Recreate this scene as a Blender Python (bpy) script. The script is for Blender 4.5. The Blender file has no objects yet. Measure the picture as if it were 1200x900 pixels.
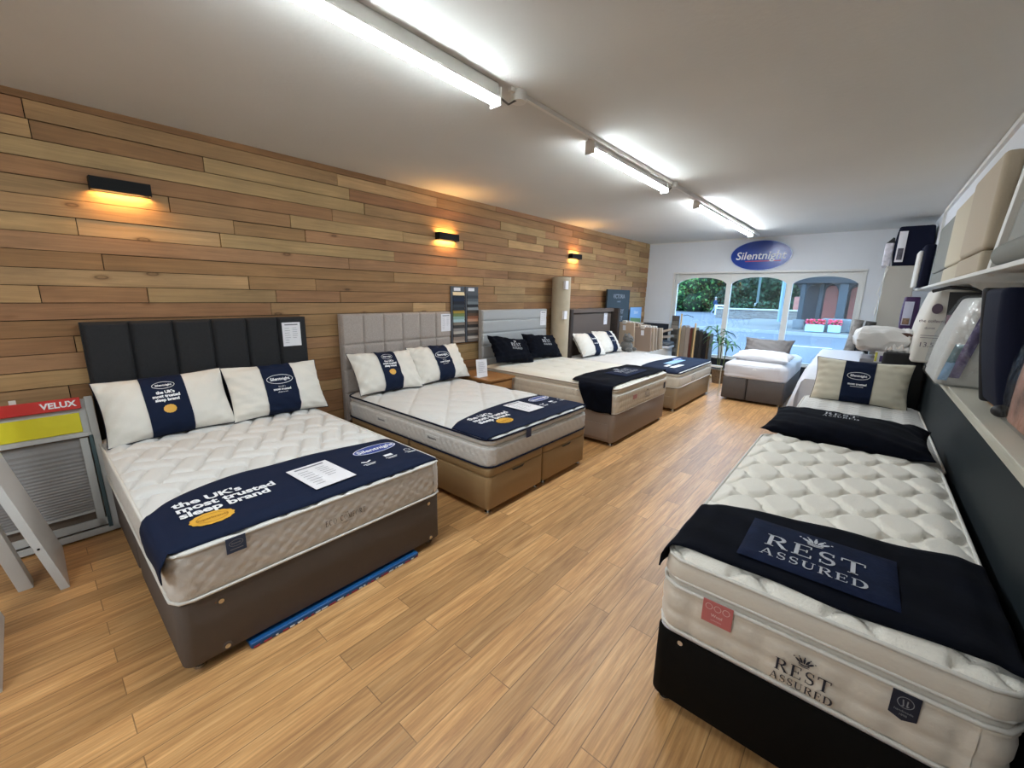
import bpy, bmesh, math, random
import numpy as np
from mathutils import Vector, Matrix
random.seed(7); rng = np.random.default_rng(7)
SC = bpy.context.scene; COL = SC.collection
PI = math.pi
# ------------------------------------------------------------------ camera, world, exposure
F_PX, YAW, PITCH, ROLL, CAM_H = 484.218, 0.701923, 0.212768, 0.0194645, 1.62
fw = Vector((-math.sin(YAW)*math.cos(PITCH), math.cos(YAW)*math.cos(PITCH), -math.sin(PITCH)))
rt0 = Vector((math.cos(YAW), math.sin(YAW), 0)); up0 = rt0.cross(fw)
rt = rt0*math.cos(ROLL)+up0*math.sin(ROLL); up = up0*math.cos(ROLL)-rt0*math.sin(ROLL)
cam_d = bpy.data.cameras.new('camera'); cam = bpy.data.objects.new('camera', cam_d); COL.objects.link(cam)
cam_d.sensor_width = 36; cam_d.sensor_fit = 'HORIZONTAL'; cam_d.lens = F_PX/1200*36; cam_d.clip_start = .05; cam_d.clip_end = 400
m = Matrix((rt, up, -fw)).transposed().to_4x4(); m.translation = (0, 0, CAM_H); cam.matrix_world = m
SC.camera = cam
SC.view_settings.view_transform = 'Standard'; SC.view_settings.look = 'None'
SC.view_settings.gamma = 1; SC.view_settings.use_curve_mapping = False
SC.view_settings.exposure = 2.38
TUBE = 16.5          # emission of the tube lights
SKY = 1.5           # daylight outside
w = bpy.data.worlds.new('World'); SC.world = w; w.use_nodes = True
w.node_tree.nodes['Background'].inputs[0].default_value = (.36, .62, 1.0, 1)
w.node_tree.nodes['Background'].inputs[1].default_value = SKY

# ------------------------------------------------------------------ materials
def lin(c):
    if isinstance(c, str):
        c = [int(c[i:i+2], 16)/255 for i in (1, 3, 5)]
        c = [x/12.92 if x <= .04045 else ((x+.055)/1.055)**2.4 for x in c]
    return (c[0], c[1], c[2], 1)
MATS = {}
def mat(name, color=(.8, .8, .8), rough=.7, metal=0, emit=None, es=0, bump=None, var=None, sheen=0, spec=.5, alpha=1, coat=0):
    """bump=(scale,strength[,stretch]); var=(scale,amount)"""
    if name in MATS: return MATS[name]
    M = bpy.data.materials.new(name); M.use_nodes = True; nt = M.node_tree; b = nt.nodes['Principled BSDF']
    b.inputs['Base Color'].default_value = lin(color); b.inputs['Roughness'].default_value = rough
    b.inputs['Metallic'].default_value = metal; b.inputs['Specular IOR Level'].default_value = spec
    if coat: b.inputs['Coat Weight'].default_value = coat
    if sheen: b.inputs['Sheen Weight'].default_value = sheen; b.inputs['Sheen Roughness'].default_value = .4
    if emit: b.inputs['Emission Color'].default_value = lin(emit); b.inputs['Emission Strength'].default_value = es
    tc = nt.nodes.new('ShaderNodeTexCoord')
    if var:
        n = nt.nodes.new('ShaderNodeTexNoise'); n.inputs['Scale'].default_value = var[0]; n.inputs['Detail'].default_value = 4
        nt.links.new(tc.outputs['Object'], n.inputs['Vector'])
        mp = nt.nodes.new('ShaderNodeMapRange'); mp.inputs[1].default_value = .3; mp.inputs[2].default_value = .7
        mp.inputs[3].default_value = 1-var[1]; mp.inputs[4].default_value = 1+var[1]
        nt.links.new(n.outputs[0], mp.inputs[0])
        mx = nt.nodes.new('ShaderNodeVectorMath'); mx.operation = 'SCALE'; mx.inputs[0].default_value = lin(color)[:3]
        nt.links.new(mp.outputs[0], mx.inputs['Scale']); nt.links.new(mx.outputs[0], b.inputs['Base Color'])
    if bump:
        n = nt.nodes.new('ShaderNodeTexNoise'); n.inputs['Scale'].default_value = bump[0]; n.inputs['Detail'].default_value = 3
        nt.links.new(tc.outputs['Object'], n.inputs['Vector'])
        bp = nt.nodes.new('ShaderNodeBump'); bp.inputs['Strength'].default_value = bump[1]; bp.inputs['Distance'].default_value = .004
        nt.links.new(n.outputs[0], bp.inputs['Height']); nt.links.new(bp.outputs[0], b.inputs['Normal'])
    MATS[name] = M; return M

def floor_material():
    M = bpy.data.materials.new('oak_strip_floor'); M.use_nodes = True; nt = M.node_tree; N = nt.nodes; L = nt.links
    b = N['Principled BSDF']; tc = N.new('ShaderNodeTexCoord')
    sep = N.new('ShaderNodeSeparateXYZ'); L.new(tc.outputs['Object'], sep.inputs[0])
    com = N.new('ShaderNodeCombineXYZ'); L.new(sep.outputs['Y'], com.inputs['X']); L.new(sep.outputs['X'], com.inputs['Y'])
    br = N.new('ShaderNodeTexBrick'); L.new(com.outputs[0], br.inputs['Vector'])
    br.inputs['Scale'].default_value = 1; br.inputs['Brick Width'].default_value = 1.05; br.inputs['Row Height'].default_value = .115
    br.inputs['Mortar Size'].default_value = .0022; br.inputs['Mortar Smooth'].default_value = .3; br.offset = .37; br.offset_frequency = 2
    br.inputs['Color1'].default_value = (0, 0, 0, 1); br.inputs['Color2'].default_value = (1, 1, 1, 1); br.inputs['Mortar'].default_value = (.5, .5, .5, 1)
    # grain, shifted from strip to strip
    sh = N.new('ShaderNodeVectorMath'); sh.operation = 'MULTIPLY_ADD'; L.new(br.outputs['Color'], sh.inputs[0])
    sh.inputs[1].default_value = (37, 11, 5); L.new(com.outputs[0], sh.inputs[2])
    mp = N.new('ShaderNodeMapping'); mp.inputs['Scale'].default_value = (2.4, 34, 1); L.new(sh.outputs[0], mp.inputs['Vector'])
    n1 = N.new('ShaderNodeTexNoise'); n1.inputs['Scale'].default_value = 1.0; n1.inputs['Detail'].default_value = 6; n1.inputs['Roughness'].default_value = .65; n1.inputs['Distortion'].default_value = .6
    L.new(mp.outputs[0], n1.inputs['Vector'])
    mp2 = N.new('ShaderNodeMapping'); mp2.inputs['Scale'].default_value = (5, 110, 1); L.new(sh.outputs[0], mp2.inputs['Vector'])
    n2 = N.new('ShaderNodeTexNoise'); n2.inputs['Scale'].default_value = 1.0; n2.inputs['Detail'].default_value = 2; L.new(mp2.outputs[0], n2.inputs['Vector'])
    cr = N.new('ShaderNodeValToRGB'); e = cr.color_ramp.elements
    e[0].position = .26; e[0].color = lin('#9a6c43'); e[1].position = .76; e[1].color = lin('#dbae79')
    x = cr.color_ramp.elements.new(.50); x.color = lin('#c1915c')
    L.new(n1.outputs[0], cr.inputs[0])
    tint = N.new('ShaderNodeMapRange'); tint.inputs[3].default_value = .78; tint.inputs[4].default_value = 1.14; L.new(br.outputs['Color'], tint.inputs[0])
    fine = N.new('ShaderNodeMapRange'); fine.inputs[1].default_value = .35; fine.inputs[2].default_value = .65; fine.inputs[3].default_value = .86; fine.inputs[4].default_value = 1.07; L.new(n2.outputs[0], fine.inputs[0])
    mu = N.new('ShaderNodeMath'); mu.operation = 'MULTIPLY'; L.new(tint.outputs[0], mu.inputs[0]); L.new(fine.outputs[0], mu.inputs[1])
    gap = N.new('ShaderNodeMapRange'); gap.inputs[3].default_value = 1; gap.inputs[4].default_value = .5; L.new(br.outputs['Fac'], gap.inputs[0])
    mu2 = N.new('ShaderNodeMath'); mu2.operation = 'MULTIPLY'; L.new(mu.outputs[0], mu2.inputs[0]); L.new(gap.outputs[0], mu2.inputs[1])
    sc = N.new('ShaderNodeVectorMath'); sc.operation = 'SCALE'; L.new(cr.outputs[0], sc.inputs[0]); L.new(mu2.outputs[0], sc.inputs['Scale'])
    L.new(sc.outputs[0], b.inputs['Base Color']); b.inputs['Roughness'].default_value = .42
    bp = N.new('ShaderNodeBump'); bp.inputs['Strength'].default_value = .15; bp.inputs['Distance'].default_value = .002
    L.new(n2.outputs[0], bp.inputs['Height']); L.new(bp.outputs[0], b.inputs['Normal'])
    return M

def plank_material():
    """reclaimed boards: every board has its own tint (face attribute), grain along Y, a few knots"""
    M = bpy.data.materials.new('reclaimed_boards'); M.use_nodes = True; nt = M.node_tree; N = nt.nodes; L = nt.links
    b = N['Principled BSDF']; tc = N.new('ShaderNodeTexCoord')
    at = N.new('ShaderNodeAttribute'); at.attribute_name = 'board'; at.attribute_type = 'GEOMETRY'
    sepa = N.new('ShaderNodeSeparateXYZ'); L.new(at.outputs['Vector'], sepa.inputs[0])
    sh = N.new('ShaderNodeVectorMath'); sh.operation = 'MULTIPLY_ADD'; L.new(at.outputs['Vector'], sh.inputs[0])
    sh.inputs[1].default_value = (3, 47, 19); L.new(tc.outputs['Object'], sh.inputs[2])
    mp = N.new('ShaderNodeMapping'); mp.inputs['Scale'].default_value = (2, 1.3, 26); L.new(sh.outputs[0], mp.inputs['Vector'])
    n1 = N.new('ShaderNodeTexNoise'); n1.inputs['Scale'].default_value = 1; n1.inputs['Detail'].default_value = 7; n1.inputs['Roughness'].default_value = .68; n1.inputs['Distortion'].default_value = 1.1
    L.new(mp.outputs[0], n1.inputs['Vector'])
    n3 = N.new('ShaderNodeTexNoise'); n3.inputs['Scale'].default_value = 2.2; n3.inputs['Detail'].default_value = 3; L.new(sh.outputs[0], n3.inputs['Vector'])
    cr = N.new('ShaderNodeValToRGB'); e = cr.color_ramp.elements
    e[0].position = .0; e[0].color = lin('#a37b56'); e[1].position = 1; e[1].color = lin('#bf9b6d')
    for p, c in ((.22, '#936743'), (.42, '#a68a5e'), (.6, '#b99464'), (.8, '#835c37')):
        x = cr.color_ramp.elements.new(p); x.color = lin(c)
    L.new(sepa.outputs['X'], cr.inputs[0])
    g = N.new('ShaderNodeMapRange'); g.inputs[1].default_value = .28; g.inputs[2].default_value = .72; g.inputs[3].default_value = .68; g.inputs[4].default_value = 1.16; L.new(n1.outputs[0], g.inputs[0])
    g3 = N.new('ShaderNodeMapRange'); g3.inputs[1].default_value = .3; g3.inputs[2].default_value = .7; g3.inputs[3].default_value = .85; g3.inputs[4].default_value = 1.12; L.new(n3.outputs[0], g3.inputs[0])
    mu = N.new('ShaderNodeMath'); mu.operation = 'MULTIPLY'; L.new(g.outputs[0], mu.inputs[0]); L.new(g3.outputs[0], mu.inputs[1])
    # knots
    mk = N.new('ShaderNodeMapping'); mk.inputs['Scale'].default_value = (.2, 3.2, 8.5); L.new(sh.outputs[0], mk.inputs['Vector'])
    vo = N.new('ShaderNodeTexVoronoi'); vo.inputs['Scale'].default_value = 1; L.new(mk.outputs[0], vo.inputs['Vector'])
    kr = N.new('ShaderNodeValToRGB'); k = kr.color_ramp.elements; k[0].position = .03; k[0].color = (.35, .35, .35, 1); k[1].position = .22; k[1].color = (1, 1, 1, 1)
    x = k.new(.09); x.color = (.72, .66, .62, 1); x = k.new(.125); x.color = (.38, .34, .3, 1); x = k.new(.15); x.color = (.8, .76, .72, 1)
    L.new(vo.outputs['Distance'], kr.inputs[0])
    sepc = N.new('ShaderNodeSeparateColor'); L.new(vo.outputs['Color'], sepc.inputs[0])
    thr = N.new('ShaderNodeMath'); thr.operation = 'GREATER_THAN'; thr.inputs[1].default_value = .62; L.new(sepc.outputs[0], thr.inputs[0])
    km = N.new('ShaderNodeMix'); km.data_type = 'RGBA'; km.inputs['A'].default_value = (1, 1, 1, 1); L.new(thr.outputs[0], km.inputs['Factor']); L.new(kr.outputs[0], km.inputs['B'])
    s1 = N.new('ShaderNodeVectorMath'); s1.operation = 'SCALE'; L.new(cr.outputs[0], s1.inputs[0]); L.new(mu.outputs[0], s1.inputs['Scale'])
    s2 = N.new('ShaderNodeVectorMath'); s2.operation = 'MULTIPLY'; L.new(s1.outputs[0], s2.inputs[0]); L.new(km.outputs['Result'], s2.inputs[1])
    L.new(s2.outputs[0], b.inputs['Base Color']); b.inputs['Roughness'].default_value = .75
    bp = N.new('ShaderNodeBump'); bp.inputs['Strength'].default_value = .3; bp.inputs['Distance'].default_value = .003
    L.new(n1.outputs[0], bp.inputs['Height']); L.new(bp.outputs[0], b.inputs['Normal'])
    return M

def glass_material():
    M = bpy.data.materials.new('window_glass'); M.use_nodes = True; nt = M.node_tree; N = nt.nodes; L = nt.links
    N.remove(N['Principled BSDF']); t = N.new('ShaderNodeBsdfTransparent'); t.inputs[0].default_value = (.96, .98, .97, 1)
    g = N.new('ShaderNodeBsdfGlossy'); g.inputs['Roughness'].default_value = .02
    mx = N.new('ShaderNodeMixShader'); mx.inputs[0].default_value = .05
    L.new(t.outputs[0], mx.inputs[1]); L.new(g.outputs[0], mx.inputs[2]); L.new(mx.outputs[0], N['Material Output'].inputs[0])
    return M
def film_material():
    M = bpy.data.materials.new('clear_plastic'); M.use_nodes = True; nt = M.node_tree; N = nt.nodes; L = nt.links
    N.remove(N['Principled BSDF']); t = N.new('ShaderNodeBsdfTransparent'); t.inputs[0].default_value = (.93, .95, .97, 1)
    g = N.new('ShaderNodeBsdfGlossy'); g.inputs['Roughness'].default_value = .12
    n = N.new('ShaderNodeTexNoise'); n.inputs['Scale'].default_value = 14; bp = N.new('ShaderNodeBump'); bp.inputs['Distance'].default_value = .02
    tc = N.new('ShaderNodeTexCoord'); L.new(tc.outputs['Object'], n.inputs['Vector']); L.new(n.outputs[0], bp.inputs['Height']); L.new(bp.outputs[0], g.inputs['Normal'])
    mx = N.new('ShaderNodeMixShader'); mx.inputs[0].default_value = .12
    L.new(t.outputs[0], mx.inputs[1]); L.new(g.outputs[0], mx.inputs[2]); L.new(mx.outputs[0], N['Material Output'].inputs[0])
    return M
def brick_material(name, c1, c2, mortar, scale=4):
    M = bpy.data.materials.new(name); M.use_nodes = True; nt = M.node_tree; N = nt.nodes; L = nt.links
    b = N['Principled BSDF']; tc = N.new('ShaderNodeTexCoord')
    mp = N.new('ShaderNodeMapping'); mp.inputs['Rotation'].default_value = (PI/2, 0, 0); L.new(tc.outputs['Object'], mp.inputs[0])
    br = N.new('ShaderNodeTexBrick'); br.inputs['Scale'].default_value = scale; br.inputs['Color1'].default_value = lin(c1); br.inputs['Color2'].default_value = lin(c2); br.inputs['Mortar'].default_value = lin(mortar)
    L.new(mp.outputs[0], br.inputs['Vector']); L.new(br.outputs['Color'], b.inputs['Base Color']); b.inputs['Roughness'].default_value = .9
    return M

# ------------------------------------------------------------------ mesh helpers
class MB:
    def __init__(s): s.v = []; s.f = []; s.mi = []; s.mats = []; s.sm = []; s.n = 0
    def _m(s, m):
        if m not in s.mats: s.mats.append(m)
        return s.mats.index(m)
    def add(s, vs, fs, m, smooth=False):
        k = s.n; i = s._m(m)
        s.v.extend([tuple(map(float, p)) for p in vs]); s.n += len(vs)
        s.f.extend([tuple(int(a)+k for a in f) for f in fs]); s.mi.extend([i]*len(fs)); s.sm.extend([smooth]*len(fs)); return s
    def box(s, a, b, m, T=None):
        x0, y0, z0 = a; x1, y1, z1 = b
        vs = [Vector(p) for p in ((x0,y0,z0),(x1,y0,z0),(x1,y1,z0),(x0,y1,z0),(x0,y0,z1),(x1,y0,z1),(x1,y1,z1),(x0,y1,z1))]
        if T is not None: vs = [T @ p for p in vs]
        return s.add(vs, [(0,3,2,1),(4,5,6,7),(0,1,5,4),(1,2,6,5),(2,3,7,6),(3,0,4,7)], m)
    def rbox(s, a, b, m, r=.02, seg=4, T=None, smooth=True, puff=0):
        """box with rounded vertical (z) edges and softened top/bottom; puff swells the middle"""
        x0, y0, z0 = a; x1, y1, z1 = b; W = x1-x0; D = y1-y0
        per = rr_perim(W, D, r, seg); prof = []
        e = min(r*.6, (z1-z0)*.3)
        for k in range(4): t = k/3*PI/2; prof.append((z0+e-e*math.cos(t), e-e*math.sin(t)))
        if puff:
            for k in range(1, 6): t = k/6; prof.append((z0+e+(z1-z0-2*e)*t, -puff*math.sin(PI*t)))
        for k in range(4): t = k/3*PI/2; prof.append((z1-e+e*math.sin(t), e-e*math.cos(t)))
        n = len(per); vs = []; fs = []
        for z, ins in prof:
            for (px, py, nx, ny) in per: vs.append(Vector((x0+px-nx*ins, y0+py-ny*ins, z)))
        for i in range(len(prof)-1):
            for j in range(n): fs.append((i*n+j, i*n+(j+1)%n, (i+1)*n+(j+1)%n, (i+1)*n+j))
        if T is not None: vs = [T @ p for p in vs]
        s.add(vs, fs, m, smooth)
        return s.add(vs[:n]+vs[-n:], [tuple(range(n-1, -1, -1)), tuple(range(n, 2*n))], m, False)
    def cyl(s, p0, p1, r0, m, r1=None, n=16, caps=True, smooth=True):
        return s.tube([p0, p1], [r0, r0 if r1 is None else r1], m, n, caps, smooth)
    def tube(s, path, r, m, n=8, caps=True, smooth=True, closed=False):
        P = [Vector(p) for p in path]; R = r if isinstance(r, (list, tuple)) else [r]*len(P)
        vs = []; fs = []; ref = None
        for i, p in enumerate(P):
            if closed: d = P[(i+1) % len(P)]-P[i-1]
            else: d = P[min(i+1, len(P)-1)]-P[max(i-1, 0)]
            d.normalize()
            if ref is None: ref = Vector((0, 0, 1)) if abs(d.z) < .9 else Vector((1, 0, 0))
            a = d.cross(ref); a.normalize(); b = a.cross(d); ref = b
            for k in range(n):
                t = 2*PI*k/n; vs.append(p+a*math.cos(t)*R[i]+b*math.sin(t)*R[i])
        m_ = len(P)
        for i in range(m_ if closed else m_-1):
            for k in range(n):
                i2 = (i+1) % m_; fs.append((i*n+k, i*n+(k+1) % n, i2*n+(k+1) % n, i2*n+k))
        s.add(vs, fs, m, smooth)
        if caps and not closed: s.add(vs[:n]+vs[-n:], [tuple(range(n-1, -1, -1)), tuple(range(n, 2*n))], m, False)
        return s
    def grid(s, P, m, smooth=True, flip=False):
        """P: array (a,b,3)"""
        a, b = P.shape[:2]; idx = np.arange(a*b).reshape(a, b)
        q = np.stack([idx[:-1, :-1], idx[1:, :-1], idx[1:, 1:], idx[:-1, 1:]], -1).reshape(-1, 4)
        if flip: q = q[:, ::-1]
        return s.add(P.reshape(-1, 3), q, m, smooth)
    def ell(s, c, r, m, n=16, k=10, T=None):
        u = np.linspace(0, 2*PI, n+1); v = np.linspace(-PI/2, PI/2, k+1)
        U, V = np.meshgrid(u, v, indexing='ij')
        P = np.stack([c[0]+r[0]*np.cos(U)*np.cos(V), c[1]+r[1]*np.sin(U)*np.cos(V), c[2]+r[2]*np.sin(V)], -1)
        if T is not None:
            Q = P.reshape(-1, 3); P = np.array([T @ Vector(p) for p in Q]).reshape(P.shape)
        return s.grid(P, m)
    def polys(s, polys, fn, m):
        for pl in polys: s.add([fn(x, y) for x, y in pl], [tuple(range(len(pl)))], m)
        return s
    def extr(s, outline, fn, m, depth):
        """outline: 2D loop; fn(x,y,d)->3D"""
        n = len(outline); vs = [fn(x, y, 0) for x, y in outline]+[fn(x, y, depth) for x, y in outline]
        fs = [tuple(range(n-1, -1, -1)), tuple(range(n, 2*n))]+[(i, (i+1) % n, n+(i+1) % n, n+i) for i in range(n)]
        return s.add(vs, fs, m)
    def build(s, name, parent=None, attr=None, bevel=0):
        me = bpy.data.meshes.new(name); v = np.array(s.v, dtype=np.float64).reshape(-1, 3)
        off = Vector((0, 0, 0))
        if parent is None:
            lo = v.min(0); hi = v.max(0); off = Vector(((lo[0]+hi[0])/2, (lo[1]+hi[1])/2, lo[2])); v = v-np.array(off)
        me.from_pydata(v.tolist(), [], s.f)
        for m in s.mats: me.materials.append(m)
        me.polygons.foreach_set('material_index', s.mi); me.polygons.foreach_set('use_smooth', s.sm)
        if attr is not None:
            a = me.attributes.new('board', 'FLOAT_VECTOR', 'FACE'); a.data.foreach_set('vector', np.array(attr, dtype=np.float32).reshape(-1))
        me.update()
        o = bpy.data.objects.new(name, me); COL.objects.link(o)
        if parent is not None:
            o.parent = parent; o.matrix_parent_inverse = Matrix.Translation(-wloc(parent))
        else: o.location = off
        if bevel:
            b = o.modifiers.new('bevel', 'BEVEL'); b.width = bevel; b.segments = 2; b.limit_method = 'ANGLE'; b.angle_limit = .6
        return o
def wloc(o):
    v = Vector((0, 0, 0))
    if o.parent is None: return Vector(o.location)
    return v
def rr_perim(W, D, r, seg):
    pts = []
    for cx, cy, a0 in ((W-r, r, -90), (W-r, D-r, 0), (r, D-r, 90), (r, r, 180)):
        for k in range(seg+1):
            a = math.radians(a0+90*k/seg); pts.append((cx+r*math.cos(a), cy+r*math.sin(a), math.cos(a), math.sin(a)))
    return pts
def tag(o, label=None, cat=None, group=None, kind=None):
    if label: o['label'] = label
    if cat: o['category'] = cat
    if group: o['group'] = group
    if kind: o['kind'] = kind
    return o
def thing(name, loc, label, cat, group=None):
    o = bpy.data.objects.new(name, None); COL.objects.link(o); o.location = loc; o.empty_display_size = .1
    return tag(o, label, cat, group)
def struct(mb, name, **k): return tag(mb.build(name, **k), kind='structure')
def dup(o, d, label=None, group=None):
    c = o.copy(); COL.objects.link(c); c.location = Vector(o.location)+Vector(d)
    if label: c['label'] = label
    if group: c['group'] = group
    for ch in o.children:
        e = ch.copy(); COL.objects.link(e); e.parent = c
        for g in ch.children:
            h = g.copy(); COL.objects.link(h); h.parent = e
    return c

# ------------------------------------------------------------------ lettering
_tc = {}
def sans(s, size=1, bold=0, shear=0, align='CENTER', space=1):
    key = (s, bold, shear, align, space)
    if key not in _tc:
        c = bpy.data.curves.new('t', 'FONT'); c.body = s; c.size = 1; c.offset = bold; c.shear = shear; c.align_x = align; c.space_character = space
        c.resolution_u = 3
        o = bpy.data.objects.new('t', c); COL.objects.link(o)
        dg = bpy.context.evaluated_depsgraph_get(); me = bpy.data.meshes.new_from_object(o.evaluated_get(dg))
        _tc[key] = ([(v.co.x, v.co.y) for v in me.vertices], [tuple(p.vertices) for p in me.polygons])
        bpy.data.objects.remove(o); bpy.data.meshes.remove(me); bpy.data.curves.remove(c)
    v, f = _tc[key]
    return [[(v[i][0]*size, v[i][1]*size) for i in p] for p in f]
def stroke(pts):
    out = []
    for (x0, y0, w0), (x1, y1, w1) in zip(pts, pts[1:]):
        d = math.hypot(x1-x0, y1-y0) or 1; nx, ny = -(y1-y0)/d, (x1-x0)/d
        out.append([(x0-nx*w0/2, y0-ny*w0/2), (x1-nx*w1/2, y1-ny*w1/2), (x1+nx*w1/2, y1+ny*w1/2), (x0+nx*w0/2, y0+ny*w0/2)])
    return out
def sarc(cx, cy, rx, ry, a0, a1, w0, w1, n=10, mid=None):
    p = []
    for k in range(n+1):
        t = k/n; a = math.radians(a0+(a1-a0)*t)
        w = w0+(w1-w0)*t if mid is None else (w0+(w1-w0)*t)+(mid-(w0+w1)/2)*math.sin(PI*t)
        p.append((cx+rx*math.cos(a), cy+ry*math.sin(a), w))
    return stroke(p)
K, H = .15, .055
def letter(c):
    st = lambda x, y0=0, y1=1, w=K: stroke([(x, y0, w), (x, (y0+y1)/2, w), (x, y1, w)])
    hb = lambda x0, x1, y, w=H: stroke([(x0, y, w), ((x0+x1)/2, y, w), (x1, y, w)])
    if c == 'R': return st(.18)+hb(.02, .34, .03)+hb(.02, .4, .97)+sarc(.38, .745, .26, .225, 90, -90, H, H, 10, .16)+hb(.2, .4, .52)+stroke([(.4, .52, .1), (.58, .25, K), (.74, .03, K)])+hb(.62, .86, .03), .86
    if c == 'E': return st(.18)+hb(.02, .68, .03)+hb(.02, .66, .97)+hb(.2, .52, .52)+st(.67, .0, .24, H)+st(.64, .78, 1, H)+st(.52, .4, .64, H), .76
    if c == 'S': return sarc(.34, .74, .22, .235, 40, 250, H, K, 10)+stroke([(.265, .52, K), (.42, .46, K+.02)])+sarc(.34, .26, .22, .235, 75, -140, K, H, 10)+st(.53, .72, .97, H)+st(.13, .03, .28, H), .66
    if c == 'T': return st(.4)+hb(.02, .78, .97, .07)+st(.04, .76, 1, H)+st(.76, .76, 1, H)+hb(.24, .56, .03), .82
    if c == 'A': return stroke([(.1, 0, .06), (.25, .5, .06), (.4, 1, .06)])+stroke([(.4, 1, K-.02), (.58, .5, K), (.74, 0, K)])+hb(.2, .62, .34)+hb(-.02, .24, .03)+hb(.58, .9, .03), .9
    if c == 'U': return st(.18, .3, 1)+st(.7, .3, 1, .06)+sarc(.44, .32, .26, .29, 180, 360, K, .06, 12)+hb(.02, .36, .97)+hb(.56, .84, .97), .88
    if c == 'D': return st(.18)+hb(.02, .42, .03)+hb(.02, .42, .97)+sarc(.4, .5, .4, .47, 90, -90, H, H, 14, .22), .88
    if c == 'C': return sarc(.46, .5, .38, .47, 50, 310, H, H, 16, .17)+st(.73, .68, .97, H), .84
    if c == 'O': return sarc(.46, .5, .38, .47, 0, 180, .14, .14, 12, .03)+sarc(.46, .5, .38, .47, 180, 360, .14, .14, 12, .03), .92
    if c == 'M': return st(.14, 0, 1, .06)+stroke([(.14, 1, .14), (.5, .05, .14)])+stroke([(.5, .05, .05), (.84, 1, .05)])+st(.86)+hb(0, .28, .03)+hb(.72, 1, .03), 1.04
    if c == 'F': return st(.18)+hb(.02, .34, .03)+hb(.02, .66, .97)+hb(.2, .52, .52)+st(.64, .78, 1, H)+st(.52, .4, .64, H), .7
    return [], .4
def serif(s, size, space=.1, center=True):
    out = []; x = 0
    for c in s:
        P, w_ = letter(c); out += [[((a+x)*size, b*size) for a, b in p] for p in P]; x += w_+space
    x -= space
    if center: out = [[(a-x*size/2, b) for a, b in p] for p in out]
    return out
def crown(cx, cy, s):
    out = []
    def pet(a, ln, w_, bx):
        n = 12; P = []
        for k in range(n):
            t = 2*PI*k/n; u = w_*math.cos(t); v = ln/2+ln/2*math.sin(t); P.append((cx+bx+u*math.cos(a)+v*math.sin(a), cy+.14*s-u*math.sin(a)+v*math.cos(a)))
        return P
    for k in range(-2, 3): out.append(pet(k*.44, s*(.46-.02*abs(k)), s*.068, k*s*.09))
    for k in range(-2, 3):
        a = k*.44; L_ = s*.53; out += disc(cx+k*s*.09+L_*math.sin(a), cy+.14*s+L_*math.cos(a)*.93, s*.045, s*.045, 8)
    out += stroke([(cx-.30*s, cy+.09*s, .09*s), (cx, cy+.03*s, .10*s), (cx+.30*s, cy+.09*s, .09*s)])
    out += stroke([(cx-.27*s, cy-.04*s, .06*s), (cx, cy-.09*s, .06*s), (cx+.27*s, cy-.04*s, .06*s)])
    return out
def disc(cx, cy, rx, ry=None, n=28, wob=0):
    ry = ry or rx
    return [[(cx+rx*(1+wob*math.cos(14*2*PI*k/n))*math.cos(2*PI*k/n), cy+ry*(1+wob*math.cos(14*2*PI*k/n))*math.sin(2*PI*k/n)) for k in range(n)]]
def ring(cx, cy, rx, ry, w_): return sarc(cx, cy, rx, ry, 0, 360, w_, w_, 32)
def shift(P, dx, dy): return [[(a+dx, b+dy) for a, b in p] for p in P]
def plane_fn(o, ux, uy):
    o, ux, uy = Vector(o), Vector(ux), Vector(uy); n = ux.cross(uy).normalized()
    return lambda x, y, d=0: o+ux*x+uy*y+n*d

# ------------------------------------------------------------------ shared materials
white_paint = mat('white_paint', '#dcdad4', .5)
wall_paint = mat('wall_paint', '#dddfe2', .8, var=(1.2, .03), bump=(60, .12))
ceil_paint = mat('ceiling_paint', '#d0cfca', .85, var=(.9, .03), bump=(35, .25))
dark_paint = mat('dark_green_grey_paint', '#182125', .6, spec=.3, var=(2, .06))
navy_paint = mat('navy_wall_paint', '#1c232e', .6)
tick_white = mat('white_ticking', '#d3d1cd', .85, bump=(260, .35), sheen=.05)
tick_cream = mat('cream_ticking', '#dedacd', .85, bump=(220, .4), sheen=.2)
tick_grey = mat('grey_white_ticking', '#d2cdc6', .85, bump=(260, .4))
pipe_white = mat('white_piping', '#d4d0c8', .7)
pipe_navy = mat('navy_piping', '#10162a', .8, spec=.2)
navy_cloth = mat('navy_printed_cloth', '#0e1a33', .8, spec=.2, bump=(300, .2))
navy_velvet = mat('navy_velvet', '#070a14', .95, spec=.12, var=(9, .35), bump=(30, .4))
velvet_panel = mat('navy_velvet_panel', '#101a33', .85, spec=.15, var=(12, .28), bump=(90, .4))
print_white = mat('white_print', '#e9eaec', .6)
print_grey = mat('grey_print', '#8d9096', .7)
print_navy = mat('navy_print', '#1a2133', .6)
print_blue = mat('blue_print', '#1b3b8f', .5)
gold = mat('gold_print', '#d9a43a', .45)
paper = mat('paper', '#e3e1e4', .6)
silver_thread = mat('silver_thread', '#b9bcc2', .45)
chrome = mat('chrome', '#c8c8c8', .2, metal=1)
black_plastic = mat('black_plastic', '#101012', .4)
pillow_white = mat('pillow_cotton', '#dcd8cf', .9, bump=(60, .25), sheen=.2)
pillow_cream = mat('pillow_cream_cotton', '#cbc5b2', .9, bump=(60, .25), sheen=.2)

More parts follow.
